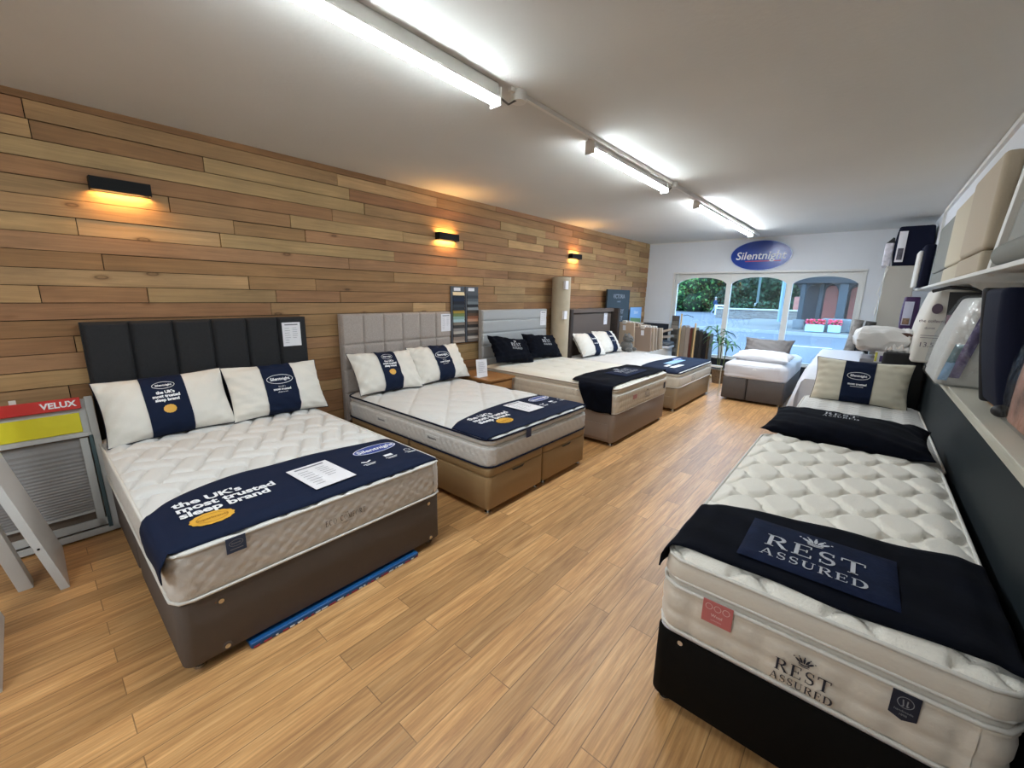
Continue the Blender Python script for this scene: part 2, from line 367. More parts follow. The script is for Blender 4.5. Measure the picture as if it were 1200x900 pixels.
# ------------------------------------------------------------------ soft goods
def frame_wall(xf, y0):      # a bed whose head is at the plank wall; v runs from foot to head
    return lambda u, v, z: (xf-v, y0+u, z)
def frame_side(x0, yf): return lambda u, v, z: (x0+u, yf+v, z)
def fmap(Fr, U, V, Z):
    a, b, c = Fr(U, V, Z); return np.stack([a+0*Z, b+0*Z, c+0*Z], -1)
def edge_fall(u, v, W, L, e, drop):
    d = np.minimum(np.minimum(u, W-u), np.minimum(v, L-v)); t = np.clip(d/e, 0, 1); return -drop*(1-t)**2
# quilting patterns: height <= 0
def puffy(d, w_): return 1-np.sqrt(np.clip(1-(1-np.minimum(d/w_, 1))**2, 0, 1))
def q_herring(a, ang, depth):
    ca, sa = math.cos(ang), math.sin(ang)
    def f(u, v):
        x = (u*ca+v*sa)/a; y = (-u*sa+v*ca)/a; i = np.floor(x); j = np.floor(y); mm = np.mod(i-j, 4)
        x0 = np.where(mm == 1, i-1, i); y0 = np.where(mm == 2, j-1, j)
        w_ = np.where(mm <= 1, 2., 1.); h_ = np.where(mm <= 1, 1., 2.)
        d = np.minimum(np.minimum(x-x0, x0+w_-x), np.minimum(y-y0, y0+h_-y))*a
        return -depth*puffy(d, .045)
    return f
def q_leaf(p, b, depth):
    def f(u, v):
        n0 = np.floor(v/b); best = np.full(np.shape(u), 9.)
        for k in (-1, 0, 1, 2):
            n = n0+k; s = np.where(np.mod(n, 2) == 0, 1., -1.); cc = np.cos(2*PI*u/p); c = n*b+s*b*.5*np.sign(cc)*np.abs(cc)**.62
            best = np.minimum(best, np.abs(v-c)/np.sqrt(1+(b*PI/p*np.sin(2*PI*u/p))**2))
        return -depth*puffy(best, .042)
    return f
def q_zig(p, b, amp, depth):
    def f(u, v):
        t = np.abs(np.mod(u/p, 1)*2-1)*amp; d = np.abs(np.mod((v+t)/b+.5, 1)-.5)*b; return -depth*puffy(d, .035)
    return f
def q_diag(p1, p2, a1, a2, depth, soft=.02):
    def f(u, v):
        d = np.full(np.shape(u), 9.)
        for p, a in ((p1, a1), (p2, a2)): d = np.minimum(d, np.abs(np.mod((u*math.cos(a)+v*math.sin(a))/p+.5, 1)-.5)*p)
        return -depth*np.exp(-d/soft)
    return f
def q_tuft(p, depth):
    def f(u, v):
        a = np.mod(u/p+.5, 1)-.5; b = np.mod(v/p+.5, 1)-.5; r = np.sqrt(a*a+b*b)*p; w_ = .35*np.exp(-np.minimum(np.abs(a), np.abs(b))*p/.03)*np.exp(-r/.12)
        return -depth*(np.exp(-r/.03)+w_)
    return f
def top_z(W, L, zt, e=.10, drop=.035):
    return lambda u, v: zt+edge_fall(np.asarray(u, float), np.asarray(v, float), W, L, e, drop)
def rr_square(W, L, r, U, V):
    """squash a rectangular grid's corners on to a rounded outline"""
    u = U-W/2; v = V-L/2; qx = np.maximum(np.abs(u)-(W/2-r), 0); qy = np.maximum(np.abs(v)-(L/2-r), 0)
    n = np.hypot(qx, qy); k = np.where(n > 1e-9, np.maximum(qx, qy)/np.maximum(n, 1e-9), 1)
    u2 = np.where((qx > 0) & (qy > 0), np.sign(u)*(W/2-r+qx*k), u); v2 = np.where((qx > 0) & (qy > 0), np.sign(v)*(L/2-r+qy*k), v)
    return u2+W/2, v2+L/2
def mattress(name, Fr, W, L, zb, zt, quilt, m_top, m_side, side=None, r=.06, pipes=(), flip=False, label=None, cat='mattress', group=None, drop=.035, e=.10, bulge=.01, groove=None, res=.012):
    mb = MB(); nu = int(W/res)+1; nv = int(L/res)+1
    U, V = np.meshgrid(np.linspace(0, W, nu), np.linspace(0, L, nv), indexing='ij'); u, v = rr_square(W, L, r, U, V)
    d = np.minimum(np.minimum(U, W-U), np.minimum(V, L-V)); Z = zt+edge_fall(U, V, W, L, e, drop)+quilt(u, v)*np.clip(d/.03, 0, 1)
    mb.grid(fmap(Fr, u, v, Z), m_top)
    # border: perimeter resampled every 1.5 cm
    per = rr_perim(W, L, r, 8); P = np.array(per); Pn = np.vstack([P, P[:1]]); seg = np.hypot(*(Pn[1:, :2]-Pn[:-1, :2]).T); cs = np.r_[0, np.cumsum(seg)]
    S = np.arange(0, cs[-1], .015); S = np.r_[S, cs[-1]]; Q = np.stack([np.interp(S, cs, Pn[:, k]) for k in range(4)], 1); nn = np.hypot(Q[:, 2], Q[:, 3]); Q[:, 2:] /= nn[:, None]
    ze = zt-drop; zz = np.linspace(zb, ze, max(8, int((ze-zb)/.010)))
    SS, ZZ = np.meshgrid(S, zz, indexing='ij'); t = (ZZ-zb)/(ze-zb)
    out = bulge*np.sqrt(np.clip(1-(2*t-1)**4, 0, 1))-.012*np.exp(-np.minimum(ZZ-zb, ze-ZZ)/.01)
    if groove: out = out-.022*np.exp(-((ZZ-groove)/.010)**2)
    if side is not None: out = out+side(SS, ZZ-zb)*np.clip(np.minimum(ZZ-zb, ze-ZZ)/.02, 0, 1)
    uu = Q[:, 0][:, None]+Q[:, 2][:, None]*out; vv = Q[:, 1][:, None]+Q[:, 3][:, None]*out
    mb.grid(fmap(Fr, uu, vv, ZZ), m_side)
    # closing underside
    mb.add([Fr(a, b, zb) for a, b, _, _ in per], [tuple(range(len(per)))], m_side)
    o = mb.build(name); tag(o, label, cat, group)
    for z, ins, rr, pm in pipes:
        pb = MB(); pb.tube([Fr(a+c*ins, b+d_*ins, z) for a, b, c, d_ in Q[:-1:3]], rr, pm, 8, False, True, True); pb.build('piping', o)
    return o
def pillow_shape(w_, h_, t_, sag=.0, seed=0, pinch=.09, plump=.42, wra=1.0):
    r_ = np.random.default_rng(seed); ph = r_.uniform(0, 6.28, 12); am = r_.uniform(.3, 1, 12)
    def f(a, b, sgn):
        """a,b in [-1,1]"""
        a = np.asarray(a, float); b = np.asarray(b, float)
        x = a*w_/2*(1-pinch*(1-b**2)*np.abs(a)**3*.6); y = b*h_/2*(1-pinch*1.5*(1-a**2)*np.abs(b)**3*.6)
        k = np.clip((1-a**4)*(1-b**4), 0, 1)**plump*np.clip((1-a**2)*(1-b**2), 0, 1)**.18
        wr = 0
        for i in range(6):
            wr = wr+am[i]*np.sin((3+2*i)*(a*math.cos(ph[i])+b*math.sin(ph[i]))*2.2+ph[i+6])
        edge = np.clip(1.15-k, 0, 1)
        z = sgn*t_/2*k+sgn*.0036*wra*wr*(edge+.15)*np.clip(k*3, 0, 1)
        return x, y+sag*0, z
    return f
def pillow_obj(name, w_, h_, t_, M4, m_, seed=0, label=None, cat='pillow', group=None, band=None, pipe=None, pinch=.09, n=44, plump=.42, wra=1.7):
    f = pillow_shape(w_, h_, t_, seed=seed, pinch=pinch, plump=plump, wra=wra); mb = MB()
    A, B = np.meshgrid(np.sin(np.linspace(-PI/2, PI/2, n)), np.sin(np.linspace(-PI/2, PI/2, n)), indexing='ij')
    def W3(x, y, z):
        P = np.stack([x, y, z, np.ones_like(x)], -1); return (P @ np.array(M4).T)[..., :3]
    for sgn in (1, -1): mb.grid(W3(*f(A, B, sgn)), m_, flip=sgn < 0)
    o = mb.build(name); tag(o, label, cat, group)
    if pipe:
        t = np.linspace(-1, 1, 30); one = np.ones_like(t); loop = np.concatenate([np.stack([t, -one], 1), np.stack([one, t], 1)[1:], np.stack([-t, one], 1)[1:], np.stack([-one, -t], 1)[1:-1]])
        x, y, z = f(loop[:, 0], loop[:, 1], 1); pb = MB(); pb.tube(W3(x, y, z), .004, pipe, 6, False, True, True); pb.build('piping', o)
    bo = None
    if band:
        a0, a1, bm, deco = band; bb = MB()
        A2, B2 = np.meshgrid(np.linspace(a0, a1, 14), np.sin(np.linspace(-PI/2, PI/2, 40)), indexing='ij')
        for sgn in (1, -1):
            x, y, z = f(A2, B2, sgn); bb.grid(W3(x, y*1.012, z+sgn*.005), bm, flip=sgn < 0)
        bo = bb.build('sleeve_band', o)
        # print: decoration in band coordinates (x right, y up, metres, origin at the band's centre)
        if deco:
            cx = (a0+a1)/2; pb = MB()
            def on(x, y):
                a = cx+2*x/w_; b = 2*y/h_; X, Y_, Z_ = f(a, b, 1); return W3(X, Y_, Z_+.008)
            for P, pm in deco: pb.polys(P, on, pm)
            pb.build('print', bo)
    return o
def M_face(c, a, tilt=0):
    """pillow frame leaning on the plank wall: width along +Y, up tilted back by a"""
    ux = Vector((0, 1, 0)); uy = Vector((-math.sin(a), 0, math.cos(a)))
    if tilt: R_ = Matrix.Rotation(tilt, 3, ux.cross(uy)); ux = R_ @ ux; uy = R_ @ uy
    m_ = Matrix((ux, uy, ux.cross(uy))).transposed().to_4x4(); m_.translation = c; return m_
def drape(name, Fr, W, zfun, v0, v1, hangL, hangR, m_, label=None, cat=None, group=None, parent=None, wav=.004, seed=1, n=90, off=.012, rr=.05, thick=.006, u0=None, u1=None, zo=None):
    """cloth lying across a mattress, falling over its long sides"""
    uL = 0 if u0 is None else u0; uR = W if u1 is None else u1
    s = np.linspace(uL-hangL, uR+hangR, n); k = 26; T = np.linspace(0, 1, k); mb = MB()
    S, TT = np.meshgrid(s, T, indexing='ij'); ph = seed*1.7
    Va = np.array([v0(x) for x in s])[:, None]; Vb = np.array([v1(x) for x in s])[:, None]; V = Va+(Vb-Va)*TT
    U = np.clip(S, uL, uR); over = np.maximum(uL-S, 0)+np.maximum(S-uR, 0); sg = np.where(S < uL, -1., np.where(S > uR, 1., 0))
    o_ = off*np.clip(over/.03, 0, 1)+wav*np.sin(V*23+ph)*np.clip(over/.1, 0, 1)*2+.004
    Z = zfun(np.clip(U, .0, W), np.clip(V, 0, 9))+(off*.6 if zo is None else zo)-over+wav*(np.sin(S*19+V*7+ph)*.5+np.sin(V*31+S*5+ph*2)*.5)
    if hangL == 0 and hangR == 0: o_ = 0*o_
    if hangL: Z = Z+.014*np.exp(-((S-uL)/.022)**2)
    if hangR: Z = Z+.014*np.exp(-((S-uR)/.022)**2)
    mb.grid(fmap(Fr, U+sg*o_, V, Z), m_)
    o = mb.build(name, parent)
    sd = o.modifiers.new('thickness', 'SOLIDIFY'); sd.thickness = thick; sd.offset = -1
    if label: tag(o, label, cat, group)
    return o
def gliders(parent, pts):
    for x, y in pts:
        mb = MB(); mb.cyl((x, y, 0), (x, y, .012), .026, chrome, n=16).cyl((x, y, .012), (x, y, .05), .012, chrome, n=10); mb.build('glider', parent)
def loft_base(Fr, W, L, z0, z1, m_, r=.045):
    mb = MB(); per = rr_perim(W, L, r, 6); prof = [(z0, .004), (z0+.004, 0), (z1-.012, 0), (z1-.004, .003), (z1, .012)]; n = len(per); vs = []; fs = []
    for z, i_ in prof: vs += [Fr(a-c*i_, b-d*i_, z) for a, b, c, d in per]
    for i in range(len(prof)-1):
        for j in range(n): fs.append((i*n+j, i*n+(j+1) % n, (i+1)*n+(j+1) % n, (i+1)*n+j))
    mb.add(vs, fs, m_, True); k = (len(prof)-1)*n; mb.add(vs[:n]+vs[k:], [tuple(range(n)), tuple(range(n, 2*n))], m_)
    return mb

# ------------------------------------------------------------------ room shell
YB, YF, XL, XR = -3.2, 9.6, -4.05, .51
fl = MB(); fl.box((XL-.1, YB, -.08), (.95, YF, 0), floor_material()); struct(fl, 'floor')
cz = lambda y: 2.757+.0055*y
ce = MB(); ce.add([(XL-.1, YB, cz(YB)), (.95, YB, cz(YB)), (.95, YF+.3, cz(YF+.3)), (XL-.1, YF+.3, cz(YF+.3)), (XL-.1, YB, 3.0), (.95, YB, 3.0), (.95, YF+.3, 3.0), (XL-.1, YF+.3, 3.0)],
   [(0,3,2,1),(4,5,6,7),(0,1,5,4),(1,2,6,5),(2,3,7,6),(3,0,4,7)], ceil_paint); struct(ce, 'ceiling')
# plank wall
pl = MB(); attr = []; pm = plank_material(); dark_gap = mat('dark_gap', '#1b120b', .95)
pl.box((XL-.1, YB, 0), (XL-.022, YF, 2.9), dark_gap); attr += [(0, 0, 0)]*6
row = 0; z = -.02; pitch = .1095
while z < 2.85:
    y = YB-random.random()*1.2
    while y < YF:
        Lb = random.choice([.55, .8, 1.1, 1.5, 1.9, 2.3, 2.6])*random.uniform(.85, 1.15); y1 = min(y+Lb, YF); ya = max(y, YB)
        if y1-ya > .03:
            dx = random.uniform(-.006, .004); g = random.uniform(.0035, .0065)
            zt_ = min(z+pitch, 2.86); a = (random.random(), random.random(), random.random())
            pl.box((XL-.03, ya+.0025, max(z, 0)), (XL+dx, y1-.0025, zt_-g), pm); attr += [a]*6
        y = y1 if y1 < YF else YF+1
    z += pitch; row += 1
struct(pl, 'wall_left', attr=attr)
# window wall (x XL..0.95, opening -3.36..-0.165, z .40..2.135)
OX0, OX1, OZ0, OZ1 = -3.40, -.165, .40, 2.135; WT = .16
wf = MB()
wf.box((XL-.1, YF, 1.08), (OX0, YF+WT, 3), wall_paint); wf.box((OX0, YF, OZ1), (OX1, YF+WT, 3), wall_paint); wf.box((OX1, YF, 1.08), (1.0, YF+WT, 3), wall_paint)
wf.box((XL-.1, YF, 0), (OX0, YF+WT, 1.08), navy_paint); wf.box((OX0, YF, 0), (OX1, YF+WT, OZ0), navy_paint); wf.box((OX1, YF, 0), (1.0, YF+WT, 1.08), navy_paint)
struct(wf, 'wall_front')
tr = MB(); tr.box((XL, YF-.028, 1.06), (OX0, YF, 1.10), wall_paint); tr.box((OX1, YF-.028, 1.06), (.5, YF, 1.10), wall_paint)
tr.box((XL, YF-.018, 1.035), (OX0, YF, 1.06), wall_paint); struct(tr, 'trim_1')
wb = MB(); wb.box((XL-.1, YB-.15, 0), (1.0, YB, 3), wall_paint); struct(wb, 'wall_back')
# right wall: dark panelling below the ledge, a recess with the stock, a flush upper wall
wr = MB(); wr.box((XR, YB, 0), (.95, YF, 1.03), dark_paint); wr.box((.85, YB, 1.03), (1.0, YF, 3), wall_paint); wr.box((.56, YB, 2.35), (.86, YF, 3), wall_paint)
struct(wr, 'wall_right')
ld = MB(); cream = mat('cream_gloss_paint', '#c9c4b4', .35)
ld.box((.495, YB, 1.03), (.85, YF, 1.052), cream); ld.box((.475, YB, 1.052), (.85, YF, 1.078), cream); ld.box((.502, YB, .995), (.512, YF, 1.03), cream)
struct(ld, 'trim_2', bevel=.004)
ob = MB(); ob.box((.585, 2.0, 1.079), (.65, 3.5, 1.09), mat('oak_batten', '#9a6a35', .5, var=(8, .2))); tag(ob.build('wooden_batten'), 'narrow oak batten lying on the cream ledge beside the navy zipped bag', 'batten')
# window joinery: frame, mullions, arched heads, panes
sillo = MB(); sillo.box((OX0, YF-.03, OZ0-.03), (OX1, YF+.05, OZ0), white_paint); struct(sillo, 'trim_3')
fr = MB()
fr.box((OX0-.045, YF-.012, OZ0), (OX0, YF+.07, OZ1+.03), white_paint); fr.box((OX1, YF-.012, OZ0), (OX1+.045, YF+.07, OZ1+.03), white_paint); fr.box((OX0-.045, YF-.02, OZ1), (OX1+.045, YF+.07, OZ1+.035), white_paint)
struct(fr, 'trim_4', bevel=.004)
glass = glass_material()
MUL = [(-3.40, -3.345), (-2.345, -2.25), (-1.285, -1.185), (-.215, -.165)]
SPR, APEX = 1.925, 2.055
wn = []
for k in range(3):
    a, b = MUL[k][1], MUL[k+1][0]; fmb = MB()
    # arched head board
    out = [(a, OZ1), (a, SPR)]; n = 18
    for i in range(n+1):
        t = i/n; x = a+(b-a)*t; out.append((x, SPR+(APEX-SPR)*(1-abs(2*t-1)**2.4)**.75))
    out += [(b, SPR), (b, OZ1)]
    top = [(p[0], OZ1) for p in out]
    for (p, q) in zip(out[1:-2], out[2:-1]):
        fmb.add([(p[0], YF+.03, p[1]), (q[0], YF+.03, q[1]), (q[0], YF+.03, OZ1), (p[0], YF+.03, OZ1)], [(0, 1, 2, 3)], white_paint)
        fmb.add([(p[0], YF+.03, p[1]), (q[0], YF+.03, q[1]), (q[0], YF+.07, q[1]), (p[0], YF+.07, p[1])], [(0, 3, 2, 1)], white_paint)
        fmb.add([(p[0], YF+.07, p[1]), (q[0], YF+.07, q[1]), (q[0], YF+.07, OZ1), (p[0], YF+.07, OZ1)], [(0, 3, 2, 1)], white_paint)
    a0 = MUL[k][0] if k == 0 else (MUL[k][0]+MUL[k][1])/2; b0 = MUL[k+1][1] if k == 2 else (MUL[k+1][0]+MUL[k+1][1])/2
    fmb.box((a0, YF+.02, OZ0), (a, YF+.08, OZ1), white_paint); fmb.box((b, YF+.02, OZ0), (b0, YF+.08, OZ1), white_paint); fmb.box((a, YF+.03, OZ0), (b, YF+.07, OZ0+.03), white_paint)
    o = struct(fmb, 'window_%d' % (k+1)); g = MB(); g.box((a, YF+.05, OZ0+.03), (b, YF+.056, OZ1-.02), glass); g.build('pane', o)
# ceiling trunking
ct = MB()
ct.box((-1.745, 1.98, cz(2)-.022), (-1.722, 8.95, cz(5)-.0), white_paint); tag(ct.build('cable_conduit'), 'thin white conduit on the ceiling linking the tube lights', 'conduit')
ct = MB(); ct.box((XL, YF-.022, cz(YF)-.024), (-1.75, YF-.002, cz(YF)), white_paint)
for x in (-3.5, -2.9, -2.2): ct.box((x, YF-.028, cz(YF)-.03), (x+.03, YF-.002, cz(YF)), white_paint)
tag(ct.build('cable_conduit'), 'white conduit with clips along the top of the window wall', 'conduit')
ct = MB(); ct.box((.535, .5, cz(4)-.045), (.56, 7.8, cz(4)-.004), white_paint); ct.box((.535, 7.76, 2.40), (.56, 7.8, cz(4)-.045), white_paint)
tag(ct.build('cable_trunking'), 'white trunking along the top of the right wall, turning down above the stock shelf', 'trunking')

# ------------------------------------------------------------------ tube lights
tube_e = mat('tube_diffuser', '#ffffff', .5, emit='#ecf8ff', es=TUBE)
tube_far = mat('tube_diffuser_boosted', '#ffffff', .5, emit='#ecf6ff', es=TUBE*1.6)  # far tubes emit extra light, added to lift the window wall
def tube_light(y0, y1, label, x=-1.775):
    yc = (y0+y1)/2; zc = cz(yc)
    t = thing('tube_light', (x, yc, zc), label, 'ceiling light', 'batten tube lights in a line on the ceiling')
    b = MB(); b.box((x-.024, y0, zc-.062), (x+.024, y1, zc-.0), white_paint).box((x-.037, y0, zc-.08), (x+.037, y1, zc-.062), white_paint); b.build('housing', t, bevel=.006)
    e = MB(); n = 10; vs = []; fs = []
    for i, yy in enumerate((y0+.015, y1-.015)):
        for k in range(n+1): a = PI*k/n; vs.append((x+.036*math.cos(a), yy, zc-.080-.024*math.sin(a)))
    for k in range(n): fs.append((k, k+1, n+2+k, n+1+k))
    fs += [tuple(range(n+1)), tuple(range(2*n+1, n, -1))]
    e.add(vs, fs, tube_far if y0 > 5 else tube_e, True); e.build('diffuser', t)
    for yy in (y0-.004, y1-.006):
        c = MB(); c.box((x-.041, yy, zc-.116), (x+.041, yy+.012, zc-.02), white_paint); c.build('end_cap', t, bevel=.004)
    return t
tube_light(.36, 1.91, 'white batten tube light nearest the camera, cut off by the top of the picture')
tube_light(2.95, 4.45, 'second white batten tube light from the camera, above the grey panelled bed')
tube_light(5.47, 6.93, 'third batten tube light from the camera, end to end with the farthest one')
tube_light(6.95, 8.45, 'farthest white batten tube light, beside the oval shop sign')
tube_light(-2.4, -.9, 'batten tube light behind the camera')
tube_light(-2.5, -1.0, 'added unseen fill tube behind the camera, nearer the right wall', -.9)  # added fill light, not a known fixture; brightens the right bed's front
for y, lb in ((2.06, 'small white round junction box beside the end of the nearest tube light'), (4.56, 'small white junction box at the far end of the second tube light')):
    j = MB(); j.cyl((-1.735, y, cz(y)-.055), (-1.735, y, cz(y)), .045, white_paint, n=20).tube([(-1.735, y-.02, cz(y)-.05), (-1.75, y-.07, cz(y)-.085), (-1.77, y-.13, cz(y)-.06)], .006, mat('grey_cable', '#55524d', .5), 6)
    tag(j.build('junction_box'), lb, 'junction box')

# ------------------------------------------------------------------ wall lights
def sconce(y, label, up):
    x = XL; t = thing('wall_light', (x, y, 2.28), label, 'wall light', 'black up and down wall lights on the plank wall')
    bm_ = mat('black_metal', '#0a0a0b', .6, spec=.2); b = MB(); hw = .155
    b.box((x+.076, y-hw, 2.245), (x+.084, y+hw, 2.325), bm_); b.box((x, y-hw, 2.245), (x+.004, y+hw, 2.325), bm_)
    b.box((x+.004, y-hw, 2.245), (x+.076, y-hw+.006, 2.325), bm_); b.box((x+.004, y+hw-.006, 2.245), (x+.076, y+hw, 2.325), bm_)
    b.box((x+.004, y-hw+.006, 2.28), (x+.076, y+hw-.006, 2.29), bm_); b.build('body', t)
    l = MB(); wl = mat('warm_lamp_strip', '#ffffff', .5, emit='#ffbe6e', es=24)
    l.box((x+.02, y-.13, 2.262), (x+.055, y+.13, 2.279), wl)
    if up: l.box((x+.02, y-.13, 2.291), (x+.055, y+.13, 2.305), wl)
    l.build('lamp', t); return t
sconce(.57, 'black wall light on the plank wall nearest the camera, shining down', False)
sconce(3.48, 'middle black wall light on the plank wall, shining up and down', True)
sconce(6.37, 'farthest black wall light on the plank wall, small above the winged headboard', True)

# ------------------------------------------------------------------ oval shop sign
sx, sz = -1.79, 2.465; sg = thing('shop_sign', (sx, YF-.04, 2.165), 'blue oval shop sign reading Silentnight above the window', 'sign')
b = MB(); blue = mat('sign_blue', '#1c3f97', .25); el = [(sx+.535*math.cos(2*PI*k/48), sz+.292*math.sin(2*PI*k/48)) for k in range(48)]
b.extr(el, lambda x, y, d: Vector((x, YF-.002-d, y)), mat('sign_rim', '#c9d3e6', .3), .03); b.build('rim', sg)
b = MB(); el = [(sx+.52*math.cos(2*PI*k/48), sz+.278*math.sin(2*PI*k/48)) for k in range(48)]
b.extr(el, lambda x, y, d: Vector((x, YF-.032-d, y)), blue, .004); b.build('face', sg)
pf = plane_fn((sx, YF-.0385, sz), (1, 0, 0), (0, 0, 1))
b = MB(); b.polys(shift(sans('Silentnight', .205, .012, .15), 0, -.07), lambda x, y: pf(x, y, .001), print_white); b.build('lettering', sg)
b = MB(); b.polys([[(-.25, -.115), (.36, -.115), (.36, -.1), (-.25, -.1)]], lambda x, y: pf(x, y, .0008), mat('sign_red', '#c23148', .4)); b.build('underline', sg)

# ------------------------------------------------------------------ beds along the plank wall
BT = lambda M4f, ops: None
def ticks_text(lines, size, x, y, pitch, bold=.02, align='LEFT'):
    out = []
    for i, t in enumerate(lines): out += shift(sans(t, size, bold, 0, align), x, y-i*pitch)
    return out
def on_top(Fr, W, zf, eps=.014): return lambda x, y, d=0: Vector([float(t) for t in Fr(min(max(x, 0), W), max(y, 0), float(zf(min(max(x, 0), W), max(y, 0)))+eps+d)])
def subdiv(P, n=3):
    """split every polygon's bounding use: quads stay, long ones are fine on flat cloth"""
    return P
def text_lines(x0, y0, x1, y1, rows, w_=.006):
    out = []; r_ = random.Random(3)
    for i in range(rows):
        y = y1-(y1-y0)*(i+.5)/rows; xe = x0+(x1-x0)*r_.uniform(.6, 1); out.append([(x0, y), (xe, y), (xe, y+w_), (x0, y+w_)])
    return out
print_mid = mat('mid_grey_print', '#77767c', .7)
def price_sheet(name, fn, w_, h_, label, group=None, thick=.002, parent=None):
    b = MB(); b.extr([(-w_/2, -h_/2), (w_/2, -h_/2), (w_/2, h_/2), (-w_/2, h_/2)], fn, paper, thick); o = b.build(name, parent)
    if label: tag(o, label, 'price sheet', group)
    p = MB(); p.polys([[(-w_*.36, h_*.38), (w_*.36, h_*.38), (w_*.36, h_*.43), (-w_*.36, h_*.43)]]+text_lines(-w_*.38, -h_*.4, -w_*.02, h_*.3, 7, h_*.013)+text_lines(w_*.05, -h_*.2, w_*.38, h_*.3, 6, h_*.013), lambda x, y: fn(x, y, thick+.0012), print_mid); p.build('printed_lines', o)
    return o
UK = ["the UK's", 'most trusted', 'sleep brand']
def pillow_deco_a():
    return [(ring(0, .12, .062, .028, .003)+shift(sans('Silentnight', .022, .03), 0, .113), print_white), (ticks_text(UK, .029, 0, .055, .028, .05, 'CENTER'), print_white), (disc(0, -.06, .036, .03, 40, .04), gold)]
def pillow_deco_b():
    return [(ring(0, .05, .1, .04, .004)+shift(sans('Silentnight', .036, .03), 0, .04), print_white), (shift(sans("the UK's", .016), 0, -.02)+shift(sans('most trusted', .026, .04), 0, -.045)+shift(sans('sleep brand', .016), 0, -.066), print_white)]
def foot_banner(Fr, W, zf, v0, v1, hang, label, cx, group='navy printed cloths across bed feet', right=True, hr=.0, s=1.0):
    o = drape('foot_banner', Fr, W, zf, v0, v1, hang, hr, navy_cloth, label, 'bed runner', group, wav=.0012, off=.022, zo=.006, thick=.004)
    T = on_top(Fr, W, zf, .0105)
    p = MB(); p.polys(ticks_text(UK, .080*s, cx[0], cx[1], .066*s, .035), T, print_white); p.build('slogan', o)
    p = MB(); p.polys(disc(cx[2], cx[3], .085*s, .062*s, 56, .03), T, gold); p.polys(ring(cx[2], cx[3], .06*s, .04*s, .003)+shift(sans('Superbrands', .024*s, .03), cx[2], cx[3]-.008), lambda x, y: T(x, y, .001), mat('gold_dark', '#a5701f', .5)); p.build('seal', o)
    if right:
        a, b = cx[4], cx[5]
        p = MB(); p.polys(disc(a, b, .15*s, .068*s, 40), T, print_blue); p.polys(ring(a, b, .145*s, .064*s, .006), lambda x, y: T(x, y, .0012), print_white)
        p.polys(shift(sans('Silentnight', .062*s, .03, .15), a, b-.022), lambda x, y: T(x, y, .0016), print_white); p.build('oval_logo', o)
        p = MB()
        P = []
        for i, dx in enumerate((-.15, -.0, .14)):
            yy = b-.155*s
            if i == 0: P += stroke([(a+dx*s-.03, yy+.01, .012), (a+dx*s, yy-.008, .014), (a+dx*s+.03, yy+.012, .012)])
            if i == 1: P += [[(a+dx*s-.028, yy-.012), (a+dx*s+.028, yy-.012), (a+dx*s+.028, yy+.018), (a+dx*s-.028, yy+.018)]]
            if i == 2: P += ring(a+dx*s, yy, .022, .016, .004)
            P += [[(a+dx*s-.04, yy-.038), (a+dx*s+.04, yy-.038), (a+dx*s+.04, yy-.032), (a+dx*s-.04, yy-.032)], [(a+dx*s-.03, yy-.052), (a+dx*s+.03, yy-.052), (a+dx*s+.03, yy-.046), (a+dx*s-.03, yy-.046)]]
        p.polys(P, T, print_white); p.build('icons', o)
    return o
def headboard(parent, y0, y1, z0, z1, xf, disp, m_, thick=.07):
    b = MB(); nu = int((y1-y0)/.005); nz = int((z1-z0)/.008); Y, Z = np.meshgrid(np.linspace(y0, y1, nu), np.linspace(z0, z1, nz), indexing='ij')
    d = np.minimum(np.minimum(Y-y0, y1-Y), np.minimum(Z-z0, z1-Z)); X = xf+disp(Y-y0, Z-z0)-.02*(1-np.clip(d/.02, 0, 1))**2
    b.grid(np.stack([X, Y, Z], -1), m_); b.box((xf-thick, y0, z0), (xf-.0195, y1, z1), m_); return b.build('headboard', parent)
def seam(x, w_=.008, d=.014): return -d*np.exp(-np.abs(x)/w_)
def tape_label(fn, w_, h_, m_, parent, name='label'):
    b = MB(); b.extr([(-w_/2, -h_/2), (w_/2, -h_/2), (w_/2, h_/2), (-w_/2, h_/2)], fn, m_, .003); return b.build(name, parent)

# ---- bed 1: charcoal channelled headboard
fab1 = mat('brown_grey_faux_suede', '#5b524c', .8, bump=(200, .1)); char = mat('charcoal_weave', '#222224', .9, bump=(350, .5), var=(70, .12))
y0, W, xf = .225, 1.375, -1.95
bed = thing('divan_bed', (-2.95, .91, 0), 'brown grey divan bed nearest the camera with a charcoal headboard of vertical panels', 'bed', 'divan beds with their heads to the plank wall')
F1 = frame_wall(xf, y0); g = .965
for v in (0, g+.01):
    b = loft_base(lambda u, v_, z, v=v: F1(u, v+v_, z), W, g, .045, .352, fab1)
    if v == 0:
        pf = plane_fn((xf+.001, y0, 0), (0, 1, 0), (0, 0, 1))
        b.build('divan_base', bed)
        for u, z in ((.155, .298), (.155, .068), (1.28, .311), (1.29, .068)):
            s_ = MB(); s_.cyl((xf-.002, y0+u, z), (xf+.004, y0+u, z), .011, chrome, n=16).cyl((xf-.001, y0+u, z), (xf+.0015, y0+u, z), .019, fab1, n=16); s_.build('vent_stud', bed)
    else: b.build('divan_base', bed)
gliders(bed, [(xf-.06, y0+.06), (xf-.06, y0+W-.06), (xf-.9, y0+.06), (xf-.9, y0+W-.06), (xf-1.05, y0+.06), (xf-1.05, y0+W-.06), (xf-1.88, y0+.06), (xf-1.88, y0+W-.06)])
headboard(bed, .24, 1.70, .30, 1.385, -3.945, lambda u, z: .012+seam(np.mod(u+.1217, .2433)-.1217+0*z, .0075, .05), char)
